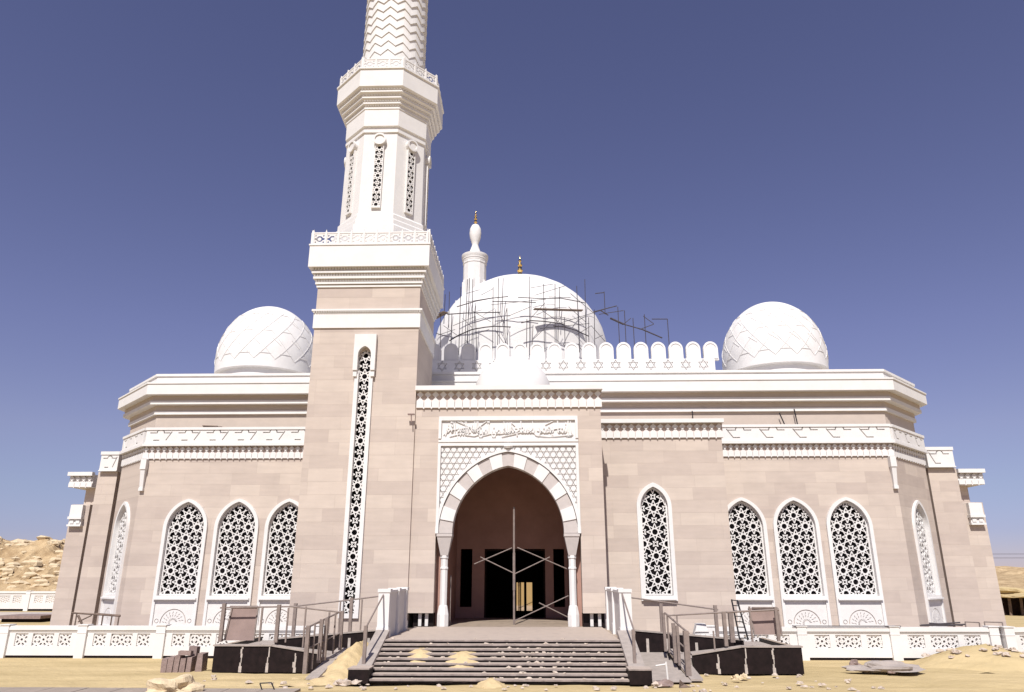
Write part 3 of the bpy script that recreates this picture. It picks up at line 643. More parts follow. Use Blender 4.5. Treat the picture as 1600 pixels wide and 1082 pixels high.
# long lattice window with its hood
lw = MB(); cxw = -7.22
lw.cells([(cxw-.45, 1.4), (cxw+.45, 1.4), (cxw+.45, 12.75), (cxw-.45, 12.75)], [[(cxw-.26, 1.6), (cxw+.26, 1.6), (cxw+.26, 12.9), (cxw-.26, 12.9)]], front(33.62), -.12, .2, 'out')
lw.cells([(cxw-.54, 12.75), (cxw+.54, 12.75), (cxw+.54, 14.6), (cxw-.54, 14.6)], [arch(.32, 13.55, 1.4, 10, cxw, 12.7)], front(33.62), -.26, .2, 'out')
for s_ in (-1, 1): lw.box(cxw+s_*.43-.09, cxw+s_*.43+.09, 33.42, 33.6, 12.45, 12.75)
lwo = lw.build('window', M['white'], minaret)
la = MB(); la.cells([(cxw-.30, 1.6), (cxw+.30, 1.6), (cxw+.30, 13.05), (cxw-.30, 13.05)], girih(cxw-.30, cxw+.30, 1.6, 13.2, .75, .04, cxw, 1.9), front(33.62), .06, .13, 'in')
la.cells([(cxw-.33, 13.05), (cxw+.33, 13.05), (cxw+.33, 14.1), (cxw-.33, 14.1)], girih(cxw-.33, cxw+.33, 13.05, 14.1, .75, .04, cxw, 1.9), front(33.62), .06, .13, 'in')
la.build('lattice', M['white'], lwo); MB().box(cxw-.45, cxw+.45, 34.13, 34.17, 1.4, 14.3).build('glass', M['glass'], lwo)
# stepped dentil cornice, square
cn = MB()
def ringbox(o, z0, z1): cn.box(TX-TH-o, TX+TH+o, 33.62-o, 38.88+o, z0, z1)
ringbox(.06, 17.2, 17.3); ringbox(-.02, 17.3, 17.36); ringbox(.12, 17.36, 17.46)
ringbox(.08, 17.46, 17.62); ringbox(.22, 17.62, 17.74); ringbox(.16, 17.74, 17.9); ringbox(.30, 17.9, 18.02); ringbox(.24, 18.02, 18.18); ringbox(.46, 18.18, 19.36); ringbox(.50, 19.36, 19.44)
for o, z0, z1 in ((.14, 17.5, 17.62), (.22, 17.78, 17.9), (.31, 18.06, 18.18)):
    n = 40
    for i in range(n):
        x = TX-TH-o+(i+.25)*(2*(TH+o))/n; cn.box(x, x+.07, 33.62-o, 33.62-o+.09, z0, z1-.002)
        y = 33.62-o+(i+.25)*(2*(TH+o))/n; cn.box(TX+TH+o-.09, TX+TH+o, y+.1, y+.17, z0, z1-.002)
cn.build('cornice', M['white'], minaret)
def pierced(mb, fr, u0, u1, z0, z1, n):
    for i in range(n+1): u = u0+(u1-u0)*i/n; mb.slab([(u-.05, z0), (u+.05, z0), (u+.05, z1+.0), (u-.05, z1+.0)], fr, -.06, .06); mb.slab([(u-.04, z1), (u+.04, z1), (u, z1+.16)], fr, -.04, .04)
    mb.slab([(u0, z1-.08), (u1, z1-.08), (u1, z1-.005), (u0, z1-.005)], fr, -.045, .045)
    for i in range(n):
        a, b_ = u0+(u1-u0)*i/n+.05, u0+(u1-u0)*(i+1)/n-.05; c = (a+b_)/2; zm = (z0+z1-.08)/2; r = (z1-z0-.08)*.30
        h = [ngon((c, zm), r, 8, .39)] + [ngon((c+sx*(b_-a)*.36, zm+sz*r*1.0), r*.33, 4) for sx in (-1, 1) for sz in (-1, 1)] + [ngon((c+sx*(b_-a)*.36, zm), r*.4, 6) for sx in (-1, 1)]
        mb.cells([(a, z0), (b_, z0), (b_, z1-.08), (a, z1-.08)], h, fr, -.025, .025, 'out')
        ring = ngon((c, zm), r*.52, 8, .39); mb.slab(ring, fr, -.02, .02)
bl = MB(); o = TH+.40
for x, y, a in ((TX, 36.25-o, 0), (TX+o, 36.25, math.pi/2), (TX-o, 36.25, -math.pi/2), (TX, 36.25+o, math.pi)): pierced(bl, turned(x, y, a), -o+.07, o-.07, 19.44, 20.12, 9)
bl.build('balcony_balustrade', M['white'], minaret)
# eight-sided stage
R8 = lambda ap: ap/math.cos(math.pi/8)
oc = MB().lathe([(R8(a_), z) for a_, z in ((2.6, 19.2), (2.6, 20.75), (2.45, 20.9), (2.45, 21.15), (2.36, 21.25), (2.36, 21.5), (2.26, 21.62), (2.22, 26.6), (2.30, 26.62), (2.30, 26.8), (2.2, 26.82), (2.2, 27.0), (2.32, 27.02), (2.32, 28.1))], 8, (TX, TY, 0), math.pi/8)
oc.build('octagonal_stage', M['white'], minaret)
fl8 = MB(); steps = [(2.36, 28.1, 28.26), (2.48, 28.36, 28.5), (2.62, 28.64, 28.78), (2.78, 28.92, 29.06)]
prev = 28.1
prof = [(2.30, 28.05)]
for a_, z0, z1 in steps: prof += [(a_, z0), (a_, z1), (a_-.05, z1)]
prof += [(2.93, 29.2), (2.93, 30.3), (3.0, 30.32), (3.0, 30.42), (2.7, 30.42)]
fl8.lathe([(R8(a_), z) for a_, z in prof], 8, (TX, TY, 0), math.pi/8)
for a_, z0, z1 in steps:
    for k in range(8):
        f = turned(TX+(a_+.05)*math.sin(k*math.pi/4)*1, TY-(a_+.05)*math.cos(k*math.pi/4), k*math.pi/4); hw = (a_)*math.tan(math.pi/8); n = 14
        for i in range(n): u = -hw+(i+.25)*2*hw/n; fl8.slab([(u, z1), (u+hw/n, z1), (u+hw/n, z1+.1), (u, z1+.1)], f, -.0, .12)
fl8.build('gallery', M['white'], minaret)
bl = MB()
for k in range(8):
    a_ = 2.82; f = turned(TX+a_*math.sin(k*math.pi/4), TY-a_*math.cos(k*math.pi/4), k*math.pi/4); hw = a_*math.tan(math.pi/8); pierced(bl, f, -hw+.04, hw-.04, 30.42, 31.1, 3)
bl.build('balcony_balustrade', M['white'], minaret)
for k in (-2, -1, 0, 1, 2):
    a_ = 2.26; f = turned(TX+a_*math.sin(k*math.pi/4), TY-a_*math.cos(k*math.pi/4), k*math.pi/4)
    wf = MB(); wf.cells([(-.25, 21.9), (.25, 21.9), (.25, 25.8), (-.25, 25.8)], [[(-.21, 22.0), (.21, 22.0), (.21, 25.7), (-.21, 25.7)]], f, -.12, .1, 'out')
    dsc = ngon((0, 26.1), .34, 20); wf.slab(dsc, f, -.17, .1)
    wf.cells(ngon((0, 26.1), .36, 24), [ngon((0, 26.1), .26, 20)], f, -.23, -.165, 'out'); wo = wf.build('window', M['white'], minaret)
    la = MB(); la.cells([(-.21, 22.0), (.21, 22.0), (.21, 25.7), (-.21, 25.7)], girih(-.26, .26, 22, 25.7, .62, .04, 0, 22.1), f, -.10, -.06, 'in'); la.build('lattice', M['white'], wo)
    MB().slab([(-.21, 22.0), (.21, 22.0), (.21, 25.7), (-.21, 25.7)], f, -.035, .02).build('glass', M['glass'], wo)
# round shaft with raised zigzags
sh = MB().lathe([(1.95, 30.0), (1.95, 31.9), (1.86, 32.0), (1.82, 40.3), (2.1, 40.6), (2.1, 41), (.1, 41.2)], 64, (TX, TY, 0)); sho = sh.build('shaft', M['white'], minaret, smooth=True)
zz = MB(); NZ = 14
for row in range(13):
    z = 32.2+row*.62
    for i in range(NZ*2):
        for (da, zz0, zz1) in (((0, .0, .36) if i % 2 == 0 else (0, .36, 0)),):
            a0, a1 = 2*math.pi*i/(NZ*2), 2*math.pi*(i+1)/(NZ*2); rO = 1.905; rI = 1.78; hgt = .34; q = []
            m_ = 3
            for j in range(m_):
                b0, b1 = a0+(a1-a0)*j/m_, a0+(a1-a0)*(j+1)/m_; y0, y1 = z+zz0+(zz1-zz0)*j/m_, z+zz0+(zz1-zz0)*(j+1)/m_
                P = lambda r, a, h: (TX+r*math.cos(a), TY+r*math.sin(a), h)
                zz.add([P(rI, b0, y0), P(rI, b1, y1), P(rO, b1, y1), P(rO, b0, y0), P(rI+.06, b0, y0+hgt), P(rI+.06, b1, y1+hgt), P(rI+.10, b1, y1+hgt), P(rI+.10, b0, y0+hgt)], [(0,3,2,1),(2,3,7,6),(4,5,6,7)])
zz.build('zigzag_relief', M['white'], sho)

# rear minaret
m2 = thing('minaret', (-4.82, 70, 0), 'slender white minaret with a bulb top and gilded spire, half hidden behind the great dome', 'minaret')
c2 = (-4.82, 70)
MB().box(-6.3, -3.0, 68.4, 71.6, 0, 29.2).box(-6.6, -2.7, 68.1, 71.9, 29.2, 30.0).build('tower_wall', M['white'], m2)
MB().lathe([(1.5, 30.0), (1.5, 30.7), (1.22, 30.8), (1.22, 34.7), (1.28, 34.75), (1.28, 34.95), (1.22, 35.0)], 12, (*c2, 0)).build('shaft', M['white'], m2)
rb = MB()
for k in range(12):
    a = 2*math.pi*k/12; rb.tube((c2[0]+1.2*math.cos(a), 70+1.2*math.sin(a), 30.8), (c2[0]+1.2*math.cos(a), 70+1.2*math.sin(a), 32.8), .13, 6)
rb.build('shaft_rib', M['white'], m2)
MB().lathe([(1.22, 34.9), (1.28, 35.0), (1.28, 35.15), (1.34, 35.22), (1.34, 35.4), (1.42, 35.5), (1.42, 35.78), (1.32, 35.82)], 32, (*c2, 0)).build('gallery', M['white'], m2, smooth=True)
bu = MB().lathe([(.85, 35.8), (.58, 36.35), (.37, 36.95), (.33, 37.15), (.42, 37.45), (.58, 37.95), (.64, 38.5), (.58, 39.05), (.38, 39.45), (.14, 39.6)], 28, (*c2, 0)).build('bulb', M['white'], m2, smooth=True)
finial(c2, 39.5, 1.75, bu)

# ------------------------------------------------------------------ stairs
stairs = thing('staircase', (-.1, 26, 0), 'broad flight of dusty dark granite steps climbing to the entrance arch', 'staircase')
SXL, SXR, RS, TR = -4.25, 4.02, 1.05/9, .34
for i in range(9):
    y = 24.45+i*TR; z = (i+1)*RS; s_ = MB()
    s_.box(SXL, SXR, y+.05, 27.6, z-RS+.001, z-.052); so_ = s_.build('step', M['granite'], stairs)
    rj = random.Random(40+i); n_ = 70; fe = [(SXL-.01+(SXR-SXL+.02)*q/n_, y+abs(rj.gauss(0, .006))+(rj.uniform(.02, .05) if rj.random() < .10 else 0)) for q in range(n_+1)]; yb_ = y+TR+.045 if i < 8 else 34.0
    MB().plan(fe + [(SXR+.01, yb_), (SXL-.01, yb_)], z-.052, z).build('tread', M['tread'], so_)
MB().box(-4.75, 4.6, 27.62, 33.98, .0, 1.0).build('landing', M['granite'], stairs)
for s_ in (-1, 1):
    x0, x1 = (SXL-.5, SXL-.015) if s_ < 0 else (SXR+.015, SXR+.55)
    c = MB(); c.add([(x0, 25.1, 0), (x1, 25.1, 0), (x1, 28.0, 0), (x0, 28.0, 0), (x0, 25.1, .42), (x1, 25.1, .42), (x1, 28.0, 1.32), (x0, 28.0, 1.32)], [(0,3,2,1),(4,5,6,7),(0,1,5,4),(1,2,6,5),(2,3,7,6),(3,0,4,7)])
    c.build('cheek_wall', M['concrete'], stairs)
    b = MB(); b.box(x0-.08, x1+.08, 24.35, 25.09, 0, .40); b.build('pedestal', M['granite'], stairs)
    MB().box(x0-.1, x1+.1, 24.33, 25.09, .40, .44).build('pedestal_top', M['tread'], stairs)
def newel(s_, label):
    x0, x1 = (-4.72, -4.36) if s_ < 0 else (4.2, 4.58)
    t = thing('parapet_wall', ((x0+x1)/2, 30, 1.05), label, 'parapet', 'white parapet walls flanking the landing')
    ys_ = (28.05, 30.0, 31.9) if s_ < 0 else (28.05, 30.6, 33.0)
    for y in ys_:
        MB().box(x0-.03, x1+.03, y, y+.36, 1.0, 2.72).box(x0-.05, x1+.05, y-.05, y+.41, 1.0, 1.4).box(x0-.06, x1+.06, y-.03, y+.39, 2.62, 2.74).build('post', M['white'], t)
    for ya, yb in zip(ys_, ys_[1:]):
        MB().box(x0+.05, x1-.05, ya+.36, yb, 1.0, 2.6).build('panel', M['white2'], t)
        MB().box(x0+.0, x1-.0, ya+.39, yb-.03, 2.6, 2.69).build('coping', M['white'], t)
newel(-1, 'white panelled parapet beside the landing, its stair side in shade, next to the minaret'); newel(1, 'white panelled parapet beside the landing, its stair side sunlit, under the single arched window')

# ------------------------------------------------------------------ ramps
def wedge(mb, x0, x1, y0, y1, zl, zr, zb=0.0):            # top slopes along x
    mb.add([(x0,y0,zb),(x1,y0,zb),(x1,y1,zb),(x0,y1,zb),(x0,y0,zl),(x1,y0,zr),(x1,y1,zr),(x0,y1,zl)], [(0,3,2,1),(4,5,6,7),(0,1,5,4),(1,2,6,5),(2,3,7,6),(3,0,4,7)])
def wedgey(mb, x0, x1, y0, y1, za, zb2, zb=0.0):
    mb.add([(x0,y0,zb),(x1,y0,zb),(x1,y1,zb),(x0,y1,zb),(x0,y0,za),(x1,y0,za),(x1,y1,zb2),(x0,y1,zb2)], [(0,3,2,1),(4,5,6,7),(0,1,5,4),(1,2,6,5),(2,3,7,6),(3,0,4,7)])
def ramp(s_, label):
    t = thing('access_ramp', (s_*7.5, 28.5, 0), label, 'ramp', 'access ramps beside the steps')
    X = lambda a, b: sorted((s_*a, s_*b))
    w = MB(); Yf = 27.0
    def wx(mb, a, b, y0, y1, za, zb2, base=0.0):
        if s_ > 0: wedge(mb, a, b, y0, y1, za, zb2, base)
        else: wedge(mb, -b, -a, y0, y1, zb2, za, base)
    wx(w, 6.5, 8.2, Yf, Yf+.2, .58, .84); w.box(*X(8.2, 10.25), Yf, Yf+.2, 0, .84); w.box(*X(10.05, 10.25), Yf+.2, 31.2, 0, .84)
    w.build('front_wall', M['granite'], t)
    cp = MB(); wx(cp, 6.46, 8.2, Yf-.04, Yf+.26, .625, .885, .0) if False else None
    q = MB(); wx(q, 6.46, 8.2, Yf-.04, Yf+.30, .63, .89, .58) if False else None
    cp.bar((s_*6.46, Yf+.12, .61), (s_*8.2, Yf+.12, .865), .32, .05); cp.bar((s_*8.19, Yf+.12, .868), (s_*10.29, Yf+.12, .868), .32, .05)
    cp.build('coping', M['concrete'], t)
    rj = random.Random(5)
    for x in (7.35, 8.3, 9.25):
        z = 0; jm = MB()
        while z < .8:
            h = rj.uniform(.1, .2); e = rj.uniform(.015, .035)*(1.6 if z < .2 else 1); d = rj.uniform(-.02, .02); zt_ = min(z+h, .62 if x < 7.5 else .83)
            if zt_ <= z: break
            jm.box(s_*x-e+d, s_*x+e+d, Yf-.012-rj.random()*.006, Yf+.01, z, zt_); z += h
        jm.build('mortar_joint', M['mortar'], t)
    u = MB(); wx(u, 4.78, 9.0, 29.6, 29.8, 1.20, .86); u.build('rear_wall', M['granite'], t)
    for x in (5.35, 6.1, 7.2): MB().box(s_*x-.05, s_*x+.05, 29.58, 29.61, .1, .92 if x < 7 else .78).build('mortar_joint', M['mortar'], t)
    cp = MB(); cp.bar((s_*4.78, 29.7, 1.222), (s_*9.0, 29.7, .884), .28, .05); cp.build('coping', M['concrete'], t)
    d = MB(); wx(d, 4.8, 9.0, 29.81, 31.2, 1.03, .70); d.box(*X(9.0, 10.04), Yf+.21, 31.2, 0, .70); wx(d, 6.0, 8.99, Yf+.21, 29.4, .40, .70)
    wedgey(d, *X(4.7, 5.98), 24.9, 29.58, .01, .44); d.build('deck', M['concrete'], t)
    k = MB(); wedgey(k, *X(6.0, 6.40), 25.2, 29.0, .06, .62); k.build('kerb', M['concrete'], t)
    k = MB(); wedgey(k, *X(5.97, 5.995), 25.25, 29.0, .03, .56); k.build('kerb_face', M['granite'], t)
    return t
ramp(1, 'black clad switchback access ramp with clear grey deck, on the wing side of the steps')
ramp(-1, 'black clad switchback access ramp whose lower flight is buried in yellow sand, under the minaret')

def handrail(name, label, posts, rails, r_post=.055):
    b = posts[0][0]; t = thing(name, (b[0], b[1], b[2]), label, 'railing', 'steel handrails on the ramps')
    for a, b_, w in posts: MB().bar(a, b_, w, w, (0, 1, 0)).build('post', M['rail'], t)
    for a, b_, r in rails: MB().tube(a, b_, r, 8).build('rail', M['rail'], t)
    return t
def pst(u, vt, vb, Y, w=.1): a = atY(u, vb, Y); b_ = atY(u, vt, Y); return ((a.x, Y, a.z), (a.x, Y, b_.z), w)
def rl(u0, v0, u1, v1, Y, r=.028, Y1=None): return (atY(u0, v0, Y), atY(u1, v1, Y if Y1 is None else Y1), r)
# minaret side
handrail('handrail', 'brown steel railing on the front edge of the ramp under the minaret',
         [pst(344, 943, 1003, 27.12, .12), pst(431, 945, 1004, 27.12, .12), pst(473, 948, 1012, 27.12, .05), pst(446, 950, 1004, 27.12, .05), pst(405, 948, 1003, 27.12, .06)], [rl(344, 950, 455, 948, 27.12), rl(455, 948, 533, 957, 27.12)])
handrail('handrail', 'brown steel railing climbing along the rear ramp wall to the shaded parapet',
         [pst(457, 943, 1003, 29.7, .12), pst(545, 934, 1010, 29.7, .12), pst(528, 940, 1000, 29.7, .05), pst(563, 937, 985, 29.7, .05), pst(511, 957, 1010, 29.7, .06)], [rl(457, 948, 545, 938, 29.7), rl(545, 938, 592, 932, 29.7)])
handrail('handrail', 'brown steel railing dropping beside the heap of yellow sand at the foot of the ramp',
         [pst(476, 978, 1053, 25.5, .13), pst(531, 955, 1016, 28.3, .11), pst(498, 968, 1036, 26.6, .12), pst(506, 966, 1032, 26.9, .12), pst(487, 976, 1046, 25.9, .05), pst(520, 960, 1022, 27.6, .05)], [rl(476, 983, 532, 956, 25.5, .035, 28.3), rl(478, 1015, 531, 990, 25.5, .025, 28.3)])
handrail('handrail', 'steel post with one slanting rail up to the shaded parapet beside the steps', [pst(568, 978, 1044, 25.3, .11)], [rl(568, 988, 599, 930, 25.3, .03, 28.02)])
# wing side
handrail('handrail', 'brown steel railing descending from the sunlit parapet along the rear wall of the ramp',
         [pst(1036, 943, 1004, 29.7, .12), pst(1122, 946, 1005, 29.7, .12), pst(1060, 962, 1000, 29.7, .05)], [rl(978, 933, 1036, 941, 29.7), rl(1036, 941, 1122, 953, 29.7)])
handrail('handrail', 'brown steel railing on the front edge of the ramp beneath the wing windows',
         [pst(1135, 956, 1010, 27.12, .12), pst(1145, 958, 1004, 28.2, .16), pst(1217, 949, 1002, 27.12, .10), pst(1176, 948, 1003, 27.12, .06), pst(1117, 986, 1016, 27.12, .05)], [rl(1045, 962, 1135, 957, 27.12), rl(1135, 957, 1217, 953, 27.12, .035)])
handrail('handrail', 'brown steel railing beside the clear grey ramp flight, its near post thick and square',
         [pst(1076, 986, 1056, 25.6, .17), pst(1056, 974, 1036, 26.9, .12), pst(1062, 978, 1040, 26.5, .09), pst(1040, 958, 1018, 28.4, .10), pst(1046, 962, 1020, 28.0, .06)], [rl(1039, 958, 1076, 990, 28.4, .035, 25.6), rl(1046, 990, 1078, 1020, 28.0, .028, 25.6)])
handrail('handrail', 'thin steel rail slanting down the pale cheek of the steps from the sunlit parapet', [pst(992, 984, 1040, 25.4, .10)], [rl(972, 928, 992, 990, 28.02, .03, 25.4)])

def board(u0, v0, u1, v1, Y, lean, label):
    a = atY(u0, v1, Y); b_ = atY(u1, v0, Y); w = b_.x-a.x; h = b_.z-a.z
    t = thing('board', (a.x, Y, a.z), label, 'board')
    m = MB(); m.add([(a.x, Y, a.z), (b_.x, Y, a.z), (b_.x, Y+.03, a.z), (a.x, Y+.03, a.z), (a.x+.1*lean, Y+.12, b_.z), (b_.x+.0, Y+.12, b_.z), (b_.x, Y+.15, b_.z), (a.x+.1*lean, Y+.15, b_.z)], [(0,3,2,1),(4,5,6,7),(0,1,5,4),(1,2,6,5),(2,3,7,6),(3,0,4,7)])
    m.build('panel', M['board'], t)
    MB().bar((a.x-.02, Y-.02, a.z), (a.x+.1*lean-.02, Y+.1, b_.z), .05, .05).bar((b_.x+.02, Y-.02, a.z), (b_.x+.02, Y+.1, b_.z), .05, .05).bar((a.x, Y+.1, b_.z+.02), (b_.x, Y+.1, b_.z+.02), .06, .05).build('edge_trim', M['rail'], t)
    x0 = a.x+w*.15; sm = MB()
    for i in range(7):
        for j in range(3): sm.box(x0+i*w*.1, x0+i*w*.1+w*.06, Y-.02+.03*j, Y+.05+.03*j, a.z+h*.42+j*h*.12, a.z+h*.42+j*h*.12+.02)
    return t
board(352, 949, 401, 1001, 27.35, 1, 'brown board standing on the ramp landing next to the minaret side balustrade')
board(1180, 951, 1216, 992, 27.4, -1, 'brown board standing on the ramp landing in front of the wing windows')

# ------------------------------------------------------------------ balustrades
def bal_section(t, p0, p1, z0=.0, h=1.22, backing=True):
    a = Vector((*p0, 0)); b_ = Vector((*p1, 0)); L = (b_-a).length; ang = math.atan2(b_.y-a.y, b_.x-a.x); f = turned(a.x, a.y, ang)
    w = MB(); e = .17; n0, n1 = e, L-e
    hs = []; spans = [(.10, .28), (.35, .65), (.72, .90)]; zl, zh = z0+h*.36, z0+h*.76
    for s0, s1 in spans:
        u0, u1 = n0+(n1-n0)*s0, n0+(n1-n0)*s1; hs.append([(u0, zl), (u1, zl), (u1, zh), (u0, zh)])
    w.cells([(n0, z0+.08), (n1, z0+.08), (n1, z0+h-.16), (n0, z0+h-.16)], hs, f, -.09, .09, 'out')
    w.slab([(n0, z0+h-.16), (n1, z0+h-.16), (n1, z0+h), (n0, z0+h)], f, -.16, .16)
    w.slab([(n0, z0+h-.22), (n1, z0+h-.22), (n1, z0+h-.16), (n0, z0+h-.16)], f, -.12, .12)
    w.build('wall_panel', M['white'], t)
    for q in hs:
        g_ = MB(); g_.cells([q[0], q[1], q[2], q[3]], girih(q[0][0], q[1][0], zl, zh, .36, .04, (q[0][0]+q[1][0])/2, (zl+zh)/2), f, -.05, -.0, 'in'); g_.build('pierced_panel', M['white'], t)
    MB().slab([(n0, z0-.1), (n1, z0-.1), (n1, z0+.08), (n0, z0+.08)], f, -.05, .1).build('plinth', M['granite'], t)
    if backing: MB().slab([(n0, z0), (n1, z0), (n1, z0+h*.9), (n0, z0+h*.9)], f, .5, .55).build('lining_wall', M['tan'], t)
def bal_post(t, p, z0=.0, h=1.24, k=.19):
    MB().box(p[0]-k, p[0]+k, p[1]-k, p[1]+k, z0-.1, z0+h).box(p[0]-k-.03, p[0]+k+.03, p[1]-k-.03, p[1]+k+.03, z0+h, z0+h+.035).box(p[0]-k-.012, p[0]+k+.012, p[1]-k-.012, p[1]+k+.012, z0+h-.3, z0+h-.27).build('post', M['white'], t)
def balustrade(label, pts, z0=0.0, h=1.22, backing=True, loc=None):
    t = thing('balustrade', (pts[0][0], pts[0][1], z0), label, 'balustrade', 'white pierced balustrades')
    for a, b_ in zip(pts, pts[1:]): bal_section(t, a, b_, z0, h, backing)
    for p in pts: bal_post(t, p, z0, h+.02)
    return t
BY = 31.6
balustrade('long white pierced balustrade running across the sand up to the sand-buried ramp', [(x, BY) for x in (-27.6, -24.3, -21.0, -17.7, -14.4, -11.1, -7.8)])
balustrade('white pierced balustrade half buried by a sand mound at its corner pier', [(x, BY-.05) for x in (8.2, 11.85, 15.55, 19.5)])
balustrade('white balustrade turning away from the corner pier behind the sand mound', [(19.95, BY-.3), (23.3, BY+.45), (26.7, BY+1.2)])
balustrade('distant white balustrade under the rocky hill, seen past the side porch', [(x, 66) for x in (-66, -61.5, -57, -52.5, -48, -43.5, -39)], .36, 1.55, False)

# ------------------------------------------------------------------ scaffolding round the great dome
def dome_front(x, z):                                     # where the scaffold stands: a metre clear of the dome
    r = 8.9 if z < 24 else max(1.5, 8.9*math.sqrt(max(0.03, 1-((z-23)/9.0)**2))); return 62 - math.sqrt(max(.6, r*r-min(x*x, r*r-.6)))
def z3(x, y): return (640+x*.2957, 320+y*.2957)
def onscaf(x, y):
    u, v = z3(x, y); Y = 55.
    for _ in range(12): p = atY(u, v, Y); Y = .5*Y+.5*dome_front(p.x, p.z)
    return atY(u, v, Y)
scaf = thing('scaffolding', (0, 54, 16), 'spindly steel pole scaffolding standing round the white great dome', 'scaffolding')
for (x, yt, yb) in ((272, 440, 735), (318, 395, 730), (335, 400, 700), (307, 400, 690), (442, 440, 720), (470, 395, 740), (495, 395, 560), (632, 385, 735), (652, 640, 735), (708, 425, 720), (768, 425, 735), (793, 440, 540), (818, 600, 740), (882, 435, 720), (925, 400, 735), (945, 600, 720), (515, 550, 720), (165, 570, 735), (212, 465, 590), (225, 580, 720), (350, 600, 730), (350, 540, 600), (502, 600, 735), (620, 610, 735), (785, 640, 735), (975, 560, 720), (190, 480, 570)):
    a = onscaf(x, yt); b_ = onscaf(x, yb); b_.x = a.x+(b_.x-a.x)*.6; MB().tube((a.x, a.y-.2, a.z), (a.x+random.uniform(-.12, .12), a.y-.2, b_.z-.8), .031, 6).build('upright', M['steel'], scaf)
for pts, r in (([(250, 540), (350, 510), (430, 495), (520, 486)], .05), ([(572, 490), (700, 497), (800, 495), (880, 510), (925, 520)], .045), ([(437, 512), (560, 513), (668, 518)], .045), ([(200, 580), (300, 573), (480, 569)], .055),
               ([(590, 625), (640, 613), (710, 617), (820, 632)], .055), ([(760, 640), (820, 648), (880, 665), (945, 695)], .055), ([(210, 720), (260, 690), (330, 660), (400, 648), (450, 643), (535, 647)], .06), ([(300, 515), (440, 492)], .03), ([(735, 488), (850, 492)], .03), ([(120, 560), (215, 580)], .05), ([(140, 680), (210, 700)], .04), ([(690, 655), (950, 628)], .03)):
    P = [onscaf(*q) for q in pts]; MB().path(P, r*.75, 6).build('ledger', M['steel'], scaf)
a = onscaf(658, 552); b_ = onscaf(912, 560); MB().bar(a, b_, .35, .07).build('plank', M['plank'], scaf)
a = onscaf(118, 605); b_ = onscaf(190, 568); MB().bar(a, b_, .5, .09).build('plank', M['plank'], scaf)
for (x0, y0, x1, y1) in ((280, 600, 330, 650), (330, 690, 420, 660), (470, 570, 500, 625), (640, 600, 715, 520), (780, 625, 800, 590), (800, 625, 1090, 535), (650, 715, 750, 620), (850, 470, 980, 580), (300, 470, 370, 450), (430, 530, 720, 500), (640, 440, 760, 420), (230, 640, 350, 590), (700, 560, 830, 650), (880, 690, 960, 640), (490, 640, 515, 545), (330, 560, 430, 620), (520, 590, 640, 540), (840, 540, 930, 620), (180, 640, 250, 690), (890, 735, 915, 780), (660, 480, 820, 430), (450, 660, 500, 735), (375, 480, 440, 445), (960, 640, 1030, 720), (150, 690, 240, 660), (810, 735, 830, 760), (980, 710, 1020, 690)):
    a = onscaf(x0, y0); b_ = onscaf(x1, y1); MB().tube(a, b_, .022, 5).build('brace', M['steel'], scaf)
sc2 = thing('scaffolding', (12, 58, 16), 'broken run of scaffold poles sloping down beyond the shoulder of the great dome', 'scaffolding')
def rs(x, y, Y=60): return atY(*z3(x, y), Y)
for (x, yt, yb) in ((1028, 460, 580), (1100, 540, 730), (1135, 560, 700), (1240, 580, 650), (1362, 605, 700), (1180, 600, 730)):
    a = rs(x, yt); b_ = rs(x, yb); MB().tube(a, (a.x, a.y, min(b_.z, 17.2 if x > 1030 else b_.z)), .035, 6).build('upright', M['steel'], sc2)
for (x0, y0, x1, y1, r) in ((1060, 600, 1130, 632, .09), (1130, 632, 1230, 660, .05), (1230, 660, 1335, 705, .06), (980, 470, 1028, 465, .04), (940, 575, 1095, 535, .045), (1280, 605, 1362, 605, .04), (1215, 660, 1290, 632, .035), (1050, 585, 1010, 560, .05), (1235, 590, 1290, 630, .03), (1130, 632, 1170, 600, .03), (1000, 580, 1130, 560, .03)):
    MB().tube(rs(x0, y0), rs(x1, y1), r, 6).build('ledger', M['steel'], sc2)

# scaffold frame in the doorway
z8 = lambda x, y, Y=35.6: atY(540+x*.325, 820+y*.325, Y)
sc3 = thing('scaffolding', z8(810, 488), 'single steel scaffold pole with crossed braces standing under the entrance arch', 'scaffolding')
a = z8(810, 490); a.z = 1.05; b_ = z8(806, -85)
MB().tube(a, (a.x, a.y, b_.z), .05, 8).tube((a.x, a.y, a.z+1.5), (a.x, a.y, a.z+3.2), .065, 8).build('upright', M['rail'], sc3)
for (x0, y0, x1, y1) in ((800, 112, 618, 190), (648, 156, 805, 232), (815, 236, 982, 156), (825, 110, 1068, 215), (815, 462, 1072, 342), (930, 376, 1082, 452)):
    MB().tube(z8(x0, y0), z8(x1, y1), .026, 6).build('brace', M['rail'], sc3)
a = z8(500, 486, 34.9); a.z = 1.05; b_ = z8(506, 245, 34.9); tag(MB().tube(a, (b_.x, b_.y, b_.z), .035, 6).build('pole', M['rail'], org=a), 'thin pale pole leaning just inside the arch beside a column', 'pole')

